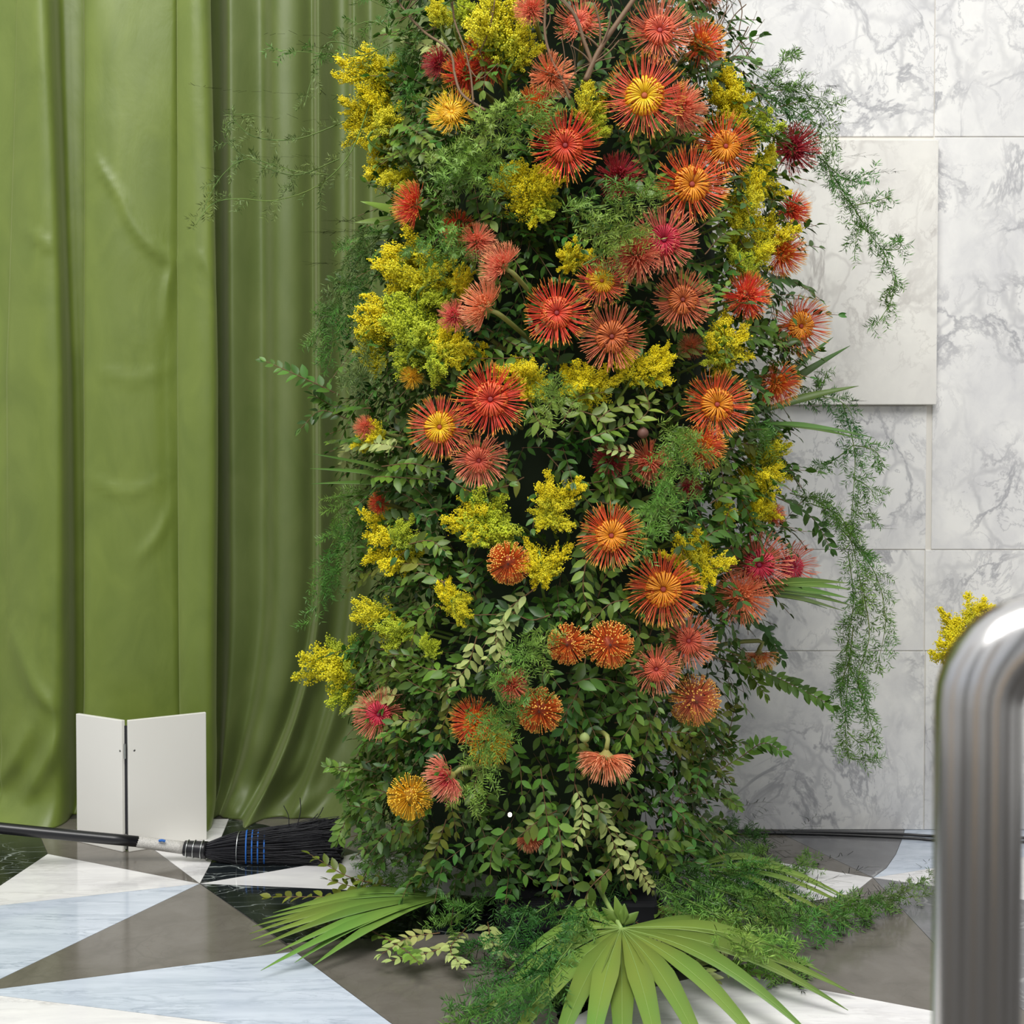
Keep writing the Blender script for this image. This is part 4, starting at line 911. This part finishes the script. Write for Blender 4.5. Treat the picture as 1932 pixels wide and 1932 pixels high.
m_f = pvar('filler_leaf', (.055, .13, .018), .6, .4, 4, obj=False, spec=.35)
ff_ = link('filler_foliage', mesh('filler_foliage', V, F_, m_f)); V, q, t = tubes(np.array(FST), .0008, 3); tag(link('filler_stems', mesh('filler_stems', V, q, M_stemb, t), ff_), kind='stuff')
tag(ff_, 'dense dark green leaves filling the column between flowers and sprigs', 'foliage', None, 'stuff')

# ------------------------------------------------------------------ asparagus fern
NV = np.array([(0, 0, 0), (.072, .45, .02), (-.072, .45, .02), (0, 1, 0), (0, .45, -.055)], float)
NF = np.array([(0, 1, 3), (0, 3, 2), (0, 4, 1), (1, 4, 3), (0, 2, 4), (2, 3, 4)])
M_fern = {'l': pvar('fern_light', (.24, .43, .07), .3, .45, 5, .25, obj=False), 'm': pvar('fern_mid', (.13, .29, .045), .3, .45, 5, .25, obj=False), 'd': pvar('fern_dark', (.07, .20, .035), .3, .45, 5, .2, obj=False), 'b': pvar('fern_grey', (.17, .26, .07), .3, .5, 5, .2, obj=False)}
def fern(pts, tone='m', shoot=.055, nl=.0165, dens=1.0, label=None, flat=None, gap=.014, zmin=.004, prevent=None):
    L_ = sum((Vector(pts[i+1])-Vector(pts[i])).length for i in range(len(pts)-1))
    ns = max(6, int(L_/gap*dens)); n = 40; line = spline(pts, n); o0 = np.array(pts[0], float)
    stems = []; Ms = []; Ts = []
    tang = nrm(np.gradient(line, axis=0))
    for i in range(ns):
        u_ = (i+rng.uniform(0, .8))/ns; k_ = min(int(u_*(n-1)), n-2); f = u_*(n-1)-k_
        c = line[k_]*(1-f)+line[k_+1]*f; t = tang[k_]
        sd = nrm(rng.normal(0, 1, 3)*np.array([1, .7, 1])); sd = nrm(sd-t*sd.dot(t)); d = nrm(t*.7+sd)
        ll = shoot*rng.uniform(.6, 1.3)*(1-.45*u_)*(.6+.4*min(1, u_*6))
        w_ = np.linspace(0, 1, 7)[:, None]; drop = np.array([0, 0, -.25])
        ln = c+d*ll*w_+drop*ll*w_**2+sd*0
        stems.append(ln)
        nw = max(3, int(ll/.0046))
        for j in range(nw):
            q = (j+.6)/nw; b = c+d*ll*q+drop*ll*q*q; tt = nrm(d+drop*2*q)
            for _ in range(3):
                v = nrm(rng.normal(0, 1, 3)); v = nrm(v-tt*v.dot(tt)); dd = nrm(tt*.55+v); x = nrm(np.cross(dd, tt)); z = np.cross(x, dd)
                s = nl*rng.uniform(.65, 1.1)
                Ms.append(np.stack([x, dd, z], 1)*s); Ts.append(b)
    V, F_ = inst(NV, NF, np.array(Ms), np.array(Ts)); V[:, 2] = np.maximum(V[:, 2], zmin)
    root = thing('asparagus_fern', pts[0], label or 'x', 'foliage', 'feathery fern strands')
    tag(link('needles', mesh('needles', V-o0, F_, M_fern[tone], None, False), root), kind='stuff')
    Rm = np.linspace(.0015, .0006, n)[None]; V, q, t = tubes((line-o0)[None], Rm, 4); link('stem', mesh('stem', V, q, M_stem, t), root)
    V, q, t = tubes(np.array(stems)-o0, .0007, 3); V[:, 2] = np.maximum(V[:, 2], zmin); tag(link('side_shoots', mesh('side_shoots', V, q, M_stem, t), root), kind='stuff')
    if not label: auto_label(root, {'l': 'pale feathery fern strand', 'm': 'green feathery fern strand', 'd': 'dark feathery fern strand', 'b': 'grey-green wispy fern strand'}[tone], *proj(line[n//2]))
    return root
def fpx(poly, tone='m', off=.06, depth=None, **kw):
    pts = []
    for k_, a in enumerate(poly):
        if depth: pts.append(P(a[0], a[1], depth[0]+(depth[1]-depth[0])*k_/(len(poly)-1)))
        else: pts.append(surf(a[0], a[1], off)[0])
    return fern(pts, tone, **kw)
# left airy strands in front of the curtain
fpx([(700,190),(660,290),(600,350),(520,378),(450,375),(400,385),(365,430)],'b',depth=(2.95,2.85),dens=.55,shoot=.05,label='long wispy fern strand curving far left across the curtain, lowest arc')
fpx([(650,230),(560,262),(480,258),(440,220),(480,215)],'b',depth=(2.9,2.85),dens=.6,shoot=.045,label='wispy fern strand hooking up at its left tip across the curtain')
fpx([(640,300),(560,330),(490,310),(430,270),(420,230)],'b',depth=(2.9,2.9),dens=.8,shoot=.05,label='dense wispy fern strand in the middle of the left tangle by the curtain')
fpx([(620,330),(540,320),(470,300),(420,330),(380,400)],'b',depth=(2.92,2.88),dens=.55,shoot=.045,label='wispy fern strand at left crossing the curtain fold edge')
fpx([(740,80),(680,105),(600,100),(500,92)],'m',depth=(2.9,2.85),dens=.9,shoot=.04,label='feathery fern strand pointing left near the top of the curtain')
fpx([(690,100),(640,80),(610,90),(585,160),(575,200)],'b',depth=(2.9,2.85),dens=.7,shoot=.045,label='short wispy fern hanging below the top left fern strand')
fpx([(760,20),(720,10),(660,-20)],'m',depth=(2.85,2.85),dens=.9)
fpx([(740,60),(700,40),(640,60)],'m',depth=(2.85,2.85),dens=.7)
for poly, tn in [([(720,440),(670,500),(630,570),(600,640)],'b'),([(740,500),(660,560),(610,600),(590,660)],'m'),([(700,420),(650,500),(640,600)],'b'),([(700,560),(640,620),(620,690)],'m'),([(760,440),(690,450),(650,470)],'m'),
                 ([(720,950),(660,980),(620,1040),(600,1120)],'m'),([(740,960),(680,1000),(640,1060),(620,1100),(585,1180)],'m'),([(700,920),(640,960),(625,1010)],'l')]:
    pts = [P(a, b, 2.88) for a, b in poly]; fern(pts, tn, shoot=.065, gap=.009)
# inner clumps
for poly, tn in [([(800,330),(850,300),(900,310),(960,330)],'l'),([(830,300),(880,260),(940,220),(990,190)],'l'),([(860,350),(900,290),(960,260)],'l'),([(820,380),(860,340),(930,340)],'l'),([(950,200),(1000,190),(1050,210)],'l'),
   ([(900,250),(960,230),(1020,240)],'l'),([(1060,400),(1120,390),(1200,380),(1250,370)],'l'),([(1080,430),(1140,420),(1200,440)],'l'),([(1120,450),(1170,440),(1220,420)],'l'),([(1100,500),(1150,470),(1180,440)],'l'),([(1140,330),(1180,350),(1230,350)],'m'),
   ([(1010,720),(1040,740),(1080,760)],'l'),([(1060,700),(1040,740),(1010,790)],'l'),([(1240,800),(1290,830),(1340,870)],'l'),([(1260,850),(1300,860),(1330,900)],'l'),([(1290,800),(1260,870),(1240,950)],'l'),
   ([(1280,880),(1250,940),(1230,1000)],'l'),([(1260,930),(1230,980),(1210,1040)],'l'),([(1240,960),(1280,950),(1300,930)],'m'),([(950,1220),(1000,1230),(1060,1200)],'l'),([(1020,1180),(990,1240),(940,1290)],'l'),([(930,1290),(960,1340),(1010,1300)],'m'),
   ([(880,1340),(920,1370),(960,1400)],'l'),([(900,1400),(910,1460),(880,1510)],'l'),([(930,1330),(920,1390),(900,1440)],'l'),([(790,60),(760,120),(770,190)],'m'),([(810,420),(840,450),(870,440)],'l'),([(760,470),(830,480),(880,470)],'m'),([(1420,790),(1440,830),(1470,870)],'m'),([(700,640),(680,700),(650,730)],'b')]:
    fpx(poly, tn, .12, shoot=.06, gap=.0075)
# right side trailing strands against the marble
RS = [([(1400,150),(1460,190),(1500,230),(1540,260)],'d'),([(1410,210),(1460,230),(1500,280),(1540,300)],'d'),([(1480,180),(1530,200),(1560,230)],'m'),([(1440,140),(1480,170),(1520,150)],'m'),([(1400,190),(1470,170),(1530,180),(1590,200)],'m'),([(1410,130),(1450,150),(1480,110),(1500,100)],'m'),([(1430,170),(1500,210),(1560,250),(1575,310)],'m'),([(1480,240),(1550,290),(1570,340),(1600,380)],'m'),
      ([(1550,300),(1600,340),(1650,320)],'m'),([(1570,330),(1610,390),(1640,440),(1670,480),(1690,540)],'m'),([(1600,390),(1650,380),(1680,370)],'m'),([(1640,440),(1620,430),(1612,480)],'m'),([(1660,470),(1695,470),(1700,450)],'m'),([(1690,520),(1680,570),(1645,625)],'m'),
      ([(1500,760),(1545,740),(1560,700)],'m'),([(1500,760),(1560,750),(1600,770),(1615,820)],'d'),([(1590,760),(1612,850),(1610,930),(1605,990)],'m'),([(1610,840),(1570,870),(1545,880)],'m'),([(1612,840),(1650,850),(1668,878)],'m'),([(1608,900),(1640,920),(1650,940)],'m'),([(1605,960),(1630,980),(1650,978)],'m'),
      ([(1490,930),(1550,950),(1600,1000),(1640,1060)],'m'),([(1530,950),(1590,980),(1620,1080),(1630,1150)],'l'),([(1590,1000),(1650,1080),(1670,1170),(1655,1260)],'m'),([(1600,1040),(1610,1130),(1600,1210),(1590,1290)],'m'),([(1630,1120),(1640,1200),(1620,1280),(1640,1350)],'m'),
      ([(1610,1180),(1600,1280),(1595,1360),(1600,1430)],'m'),([(1600,1250),(1630,1320),(1650,1390)],'m'),([(1605,1240),(1585,1300),(1590,1340)],'m'),([(1598,1380),(1620,1400),(1640,1395)],'m'),([(1600,1430),(1630,1435),(1650,1440)],'m')]
for k_, (poly, tn) in enumerate(RS):
    fpx(poly, tn, depth=(3.0, 2.98), shoot=.045 if k_ < 14 else .052, nl=.018, gap=.0085)
# ferns at the foot
def ffl(poly, tn, z0=.14, z1=.03, **kw):
    n_ = len(poly); fern([Fl(a, b, z0+(z1-z0)*i/(n_-1)) for i, (a, b) in enumerate(poly)], tn, **kw)
for poly, tn in [([(1060,1690),(1000,1730),(940,1770),(880,1800)],'d'),([(1080,1700),(1040,1760),(980,1820)],'d'),([(1100,1730),(1060,1800),(960,1860),(880,1900)],'d'),([(1000,1700),(960,1780),(900,1860)],'d'),([(1120,1700),(1090,1790),(1030,1870)],'m'),
   ([(1040,1800),(960,1880),(850,1910)],'d'),([(1020,1840),(940,1900),(860,1930)],'m'),([(1060,1830),(1000,1900),(920,1950)],'d'),([(1080,1780),(1040,1840),(1060,1880)],'m'),([(980,1660),(920,1700),(860,1740)],'d'),([(900,1700),(850,1740),(880,1790)],'m'),
   ([(1200,1620),(1290,1650),(1380,1680),(1460,1700)],'d'),([(1240,1600),(1330,1610),(1430,1640),(1500,1650)],'d'),([(1260,1640),(1360,1680),(1480,1700),(1600,1705)],'d'),([(1300,1660),(1420,1700),(1540,1730),(1640,1730)],'m'),([(1250,1680),(1350,1720),(1440,1780),(1500,1820)],'m'),
   ([(1300,1700),(1400,1750),(1480,1780)],'l'),([(1350,1760),(1430,1800),(1510,1840)],'l'),([(1400,1770),(1470,1790),(1530,1830)],'l'),([(1300,1580),(1380,1570),(1440,1590)],'d'),([(1280,1600),(1370,1620),(1450,1610)],'m'),([(1380,1640),(1460,1650),(1540,1620)],'m'),
   ([(1250,1650),(1340,1700),(1420,1730)],'d'),([(1220,1660),(1300,1720),(1380,1760)],'m'),([(1500,1700),(1600,1720),(1690,1700)],'m'),([(1560,1720),(1650,1700),(1750,1690)],'b'),([(1600,1700),(1690,1690),(1760,1650)],'b'),([(1380,1700),(1480,1740),(1560,1770)],'m'),([(1340,1650),(1420,1690),(1500,1700)],'d'),
   ([(760,1600),(710,1620),(690,1650)],'m'),([(800,1640),(740,1660),(700,1680)],'m'),([(780,1590),(720,1590),(680,1600)],'d'),([(850,1640),(790,1680),(730,1700)],'m'),([(1180,1640),(1150,1700),(1170,1750)],'d')]:
    ffl(poly, tn, shoot=.05 if tn == 'b' else .07, nl=.018, gap=.016 if tn == 'b' else .0095, z0=.06 if poly[0][0] > 1450 else .13, z1=.02)

# ------------------------------------------------------------------ fan palms
M_palm = pvar('palm_green', (.175, .29, .05), .18, .45, 4, .2); M_palmd = pvar('palm_dark', (.085, .17, .03), .2, .4, 4, .15); M_rib = mat('palm_rib', (.26, .38, .10), .5)
def blade(base, tip, up, w, mt, root, sag=.0, arch=.0, taper0=.15, peak=.5):
    base = Vector(base); tip = Vector(tip); d = tip-base; L_ = d.length; n = 12
    V = []; sd = d.cross(Vector(up)).normalized(); nn = sd.cross(d).normalized()
    for i in range(n):
        u_ = i/(n-1); hw = w*(taper0+(1-taper0)*u_/peak if u_ < peak else ((1-u_)/(1-peak))**.8)/2
        hw = max(hw, .0003); c = base+d*u_+Vector((0, 0, arch*math.sin(u_*math.pi)))-Vector((0, 0, sag*u_*u_*(1-u_)*2))
        c.z = max(c.z, .004)
        V += [c-sd*hw+nn*hw*.30, c, c+sd*hw+nn*hw*.30]
    o0 = Vector(root.location); V = [v-o0 for v in V]
    F_ = []
    for i in range(n-1):
        a = i*3; F_ += [(a, a+1, a+4, a+3), (a+1, a+2, a+5, a+4)]
    o = link('leaflet', pmesh('leaflet', V, F_, mt, True), root)
    so = o.modifiers.new('thick', 'SOLIDIFY'); so.thickness = .0006
    if w > .04:
        rib = np.array([V[i*3+1]+nn*.0006 for i in range(n)])
        v_, q_, t_ = tubes(rib[None], np.linspace(.0011, .0003, n)[None], 4); link('midrib', mesh('midrib', v_, q_, M_rib, t_), o)
def palm(base, tips, w, mt, label, up=(0, -.2, 1), arch=.03, stem_to=None, peak=.5, taper0=.1):
    root = thing('palm_leaf', base, label, 'palm leaf', 'fan palm leaves')
    for t in tips: blade(base, t, up, w, mt, root, arch=arch*random.uniform(.7, 1.3), peak=peak, taper0=taper0)
    if stem_to is not None:
        tube_obj('leaf_stalk', [base, Vector(base).lerp(Vector(stem_to), .5), stem_to], .005, .006, M_rib, root, 8, 6, base)
    return root
bb = P(1172, 1752, 2.47)
tips = [Fl(*q) for q in [(985,1770),(950,1850),(900,1940),(930,2030),(1020,2080),(1095,2110),(1175,2120),(1265,2110),(1365,2080),(1480,2040),(1540,1975),(1600,1918),(1612,1887),(1560,1850),(1500,1800)]]
for t in tips: t.z = .012
palm(bb, tips, .050, M_palm, 'large light green fan palm leaf spread open on the floor at the front', arch=.035, stem_to=(CX+.05, 2.75, .12), peak=.42, taper0=.06)
# small upright bud leaflets behind the fan
rt_ = thing('palm_shoot', bb+Vector((0, .03, 0)), 'cluster of short upright palm leaflets at the hub of the front fan', 'palm leaf')
for q in [(1135,1712),(1160,1690),(1178,1705),(1205,1720)]: blade(P(1175,1745,2.5), P(*q,2.5), (0,-1,.1), .022, M_palm, rt_, arch=0)
bl2 = P(842, 1692, 2.72)
tips = [Fl(*q, .02) for q in [(610,1700),(575,1704),(550,1712),(515,1722),(495,1734),(476,1748),(470,1762),(473,1774),(488,1786),(520,1797),(540,1806),(556,1816),(492,1831),(590,1822)]]
palm(bl2, tips, .032, M_palm, 'fan palm leaf on the floor at the left, seen nearly edge on', arch=.018, stem_to=(CX-.05, 2.85, .2))
bl3 = P(1300, 1640, 2.85)
tips = [Fl(*q, .02) for q in [(1500,1655),(1560,1680),(1600,1700),(1640,1720),(1648,1738),(1620,1760),(1560,1765),(1500,1790)]]
palm(bl3, tips, .022, M_palm, 'narrow fan palm leaf under ferns on the floor at the right', arch=.04, stem_to=(CX, 2.95, .3))
def side_palm(base, by, tips, w, mt, label, y0, y1, up=(0, -.45, 1)):
    tp = [P(a, b, y0+(y1-y0)*i/max(1, len(tips)-1)) for i, (a, b) in enumerate(tips)]
    palm(P(*base, by), tp, w, mt, label, up=up, arch=.01, stem_to=(CX, CY, P(*base, by).z-.05), peak=.5, taper0=.2)
side_palm((1380,1118), 2.85, [(1600,1100),(1605,1112),(1600,1128),(1606,1142),(1590,1152),(1560,1148)], .042, M_palmd, 'dark palm blades jutting right below the lower right trio', 2.65, 3.1)
side_palm((1390,800), 2.85, [(1620,818),(1650,826),(1640,832),(1490,806)], .030, M_palmd, 'dark pointed palm blades jutting right at mid height over marble', 2.7, 3.1)
side_palm((1400,790), 2.9, [(1620,728),(1604,652),(1572,636)], .022, M_palmd, 'three narrow palm spikes fanning up right by the right edge blooms', 2.9, 3.1, up=(0, -1, .4))
side_palm((870,935), 2.85, [(590,856),(585,884),(588,913),(600,942),(660,960),(700,985)], .032, M_palmd, 'palm blades jutting left at mid height in front of the curtain', 2.7, 3.1)
side_palm((830,440), 2.9, [(680,380),(668,420),(652,459),(670,510)], .036, M_palm, 'short palm spikes pointing left near the left edge red bloom', 2.75, 3.0, up=(.1, -1, .5))

# ------------------------------------------------------------------ bare twigs at the top
TW = [([(1372,-8),(1368,30),(1350,75),(1345,110)],.0014,'fine curved twig at the upper right, second from the marble'),
 ([(1418,115),(1395,70),(1400,20),(1390,-8)],.0013,'fine dark twig standing upright over the marble at the top'),
 ([(1360,120),(1390,90),(1412,50)],.0015,'short stiff twig pointing up right beside the top right leaves'),
 ([(1385,130),(1405,110),(1422,75)],.0014,'lowest short stiff twig pointing up right over the marble'),
 ([(742,-12),(765,22),(800,60),(848,95),(858,140),(872,178),(915,208)],.0032,'bare forked twig from the top edge at the upper left'),
 ([(852,-8),(858,40),(876,90),(888,140),(893,195)],.0022,'thin twig hanging before the red bloom behind twigs'),
 ([(1055,-8),(1085,30),(1102,78),(1116,122),(1108,150)],.0042,'thick grey branch across the top centre coral bloom'),
 ([(1200,-8),(1168,38),(1132,92),(1104,152)],.0055,'thickest bare branch slanting at top centre, joining the grey one'),
 ([(1030,-8),(1028,60),(1040,110),(1060,150),(1076,188)],.0030,'twig crossing the fluffy orange flower near the top'),
 ([(1160,108),(1120,118),(1085,138),(1070,165)],.0014,'fine twig arching beneath the thick branches'),
 ([(1300,-8),(1318,40),(1300,80),(1270,130)],.0018,'fine dark twig above the yellow-eyed bloom at the top right'),
 ([(1375,10),(1355,50),(1340,85),(1310,110)],.0016,'fine dark twig at the top right nearest the marble'),
 ([(1408,8),(1385,30),(1362,70),(1340,100)],.0014,'hooked dark twig reaching right over the marble at the top'),
 ([(880,120),(905,148),(940,120)],.0012,'short fine twig looping over the red bloom behind twigs'),
 ([(1345,-8),(1360,20),(1350,60),(1365,95)],.0014,'wavy fine twig beside the fluffy orange red flower'),
 ([(935,-8),(925,50),(905,100)],.0014,'fine twig at the top between goldenrod and red flower')]
for poly, r_, lb in TW:
    pts = [surf(a, b, .09)[0] for a, b in poly]; rt2 = thing('bare_twig', pts[-1], lb, 'twig', 'bare twigs')
    tube_obj('branch', pts, r_*.9, r_, M_twig, rt2, 30, 6, pts[-1])
    for k_ in range(3 if r_ > .0013 else 1):
        i = random.randint(1, len(pts)-2); a = pts[i]; d = Vector((random.uniform(-.07, .07), -.01, random.uniform(.02, .09)))
        tube_obj('side_twig', [a, a+d*.5+Vector((.006, 0, 0)), a+d], r_*.5, r_*.3, M_twig, rt2, 10, 4, pts[-1])

# small spotlight bulb glowing deep in the bottom foliage
lp, _ = surf(962, 1537, -.02)
sl = thing('spotlight', lp, 'tiny lit lamp glowing among the bottom leaves', 'lamp')
M_em = mat('lamp_glow', (1, .9, .7), .5); B(M_em).inputs['Emission Color'].default_value = (1, .85, .6, 1); B(M_em).inputs['Emission Strength'].default_value = 4
V, q, t = tubes(np.array([[[0, .03, 0], [0, .0, 0], [0, -.002, 0]]]), np.array([[.007, .007, .006]]), 14); link('lamp_housing', mesh('lamp_housing', V, q, M_black), sl)
V, q, t = tubes(np.array([[[0, .002, 0], [0, -.003, 0], [0, -.006, 0]]]), np.array([[.0045, .0045, .0005]]), 14); link('bulb', mesh('bulb', V, q, M_em), sl)

# second arrangement hidden behind the railing
vx = (1850-966)/FPX*3.2
vs = thing('flower_vase', (vx, 3.2, 0), 'slim dark vase standing behind the steel railing', 'vase')
zz = np.array([0, .004, .1, .2, .3, .31, .30]); V, q, t = tubes(np.stack([zz*0, zz*0, zz], -1)[None], np.array([[.001, .05, .055, .06, .045, .04, .035]]), 24); link('vase_body', mesh('vase_body', V, q, M_black), vs)
def far_spray(px, py, ln, ang, tint, label):
    g_ = goldenrod(px, py, ln, ang, tint, depth=3.2, label=label); g_['group'] = 'goldenrod behind the railing'
    a = Vector((vx, 3.2, .28))-g_.location
    tube_obj('stem', [(0, 0, 0), a*.5+Vector((.01, 0, .02)), a], .002, .0025, M_stem, g_, 12, 5)
far_spray(1812, 1175, 95, 110, 'b', 'yellow goldenrod spray behind the railing, topmost of that bunch')
far_spray(1798, 1215, 100, 150, 'b', 'yellow goldenrod spray behind the railing, leftmost of that bunch')
far_spray(1815, 1235, 90, 200, 'm', 'darker goldenrod spray behind the railing, lower part of the bunch')
far_spray(1850, 1165, 80, 60, 'b', 'goldenrod spray mostly hidden behind the top bend of the railing')
far_spray(1785, 1348, 50, 175, 'g', 'small greenish goldenrod tip low behind the railing')

# ------------------------------------------------------------------ unique labels
from collections import defaultdict
gr = defaultdict(list)
for it in PEND: gr[it[1]].append(it)
ORD = {2: ['upper', 'lower'], 3: ['upper', 'middle', 'lower'], 4: ['topmost', 'second', 'third', 'lowest'], 5: ['topmost', 'second', 'middle', 'fourth', 'lowest'], 6: ['topmost', 'second', 'third', 'fourth', 'fifth', 'lowest']}
for lb, its in gr.items():
    its.sort(key=lambda x: x[3]); n_ = len(its)
    for i, it in enumerate(its):
        if n_ == 1: it[0]['label'] = lb
        else:
            ws = ORD.get(n_) or (['topmost']+['second', 'third', 'fourth', 'fifth', 'sixth', 'seventh', 'eighth', 'ninth', 'tenth', 'eleventh'][:n_-2]+['lowest'])
            it[0]['label'] = (ws[i] if i < len(ws) else ws[-1])+' '+lb
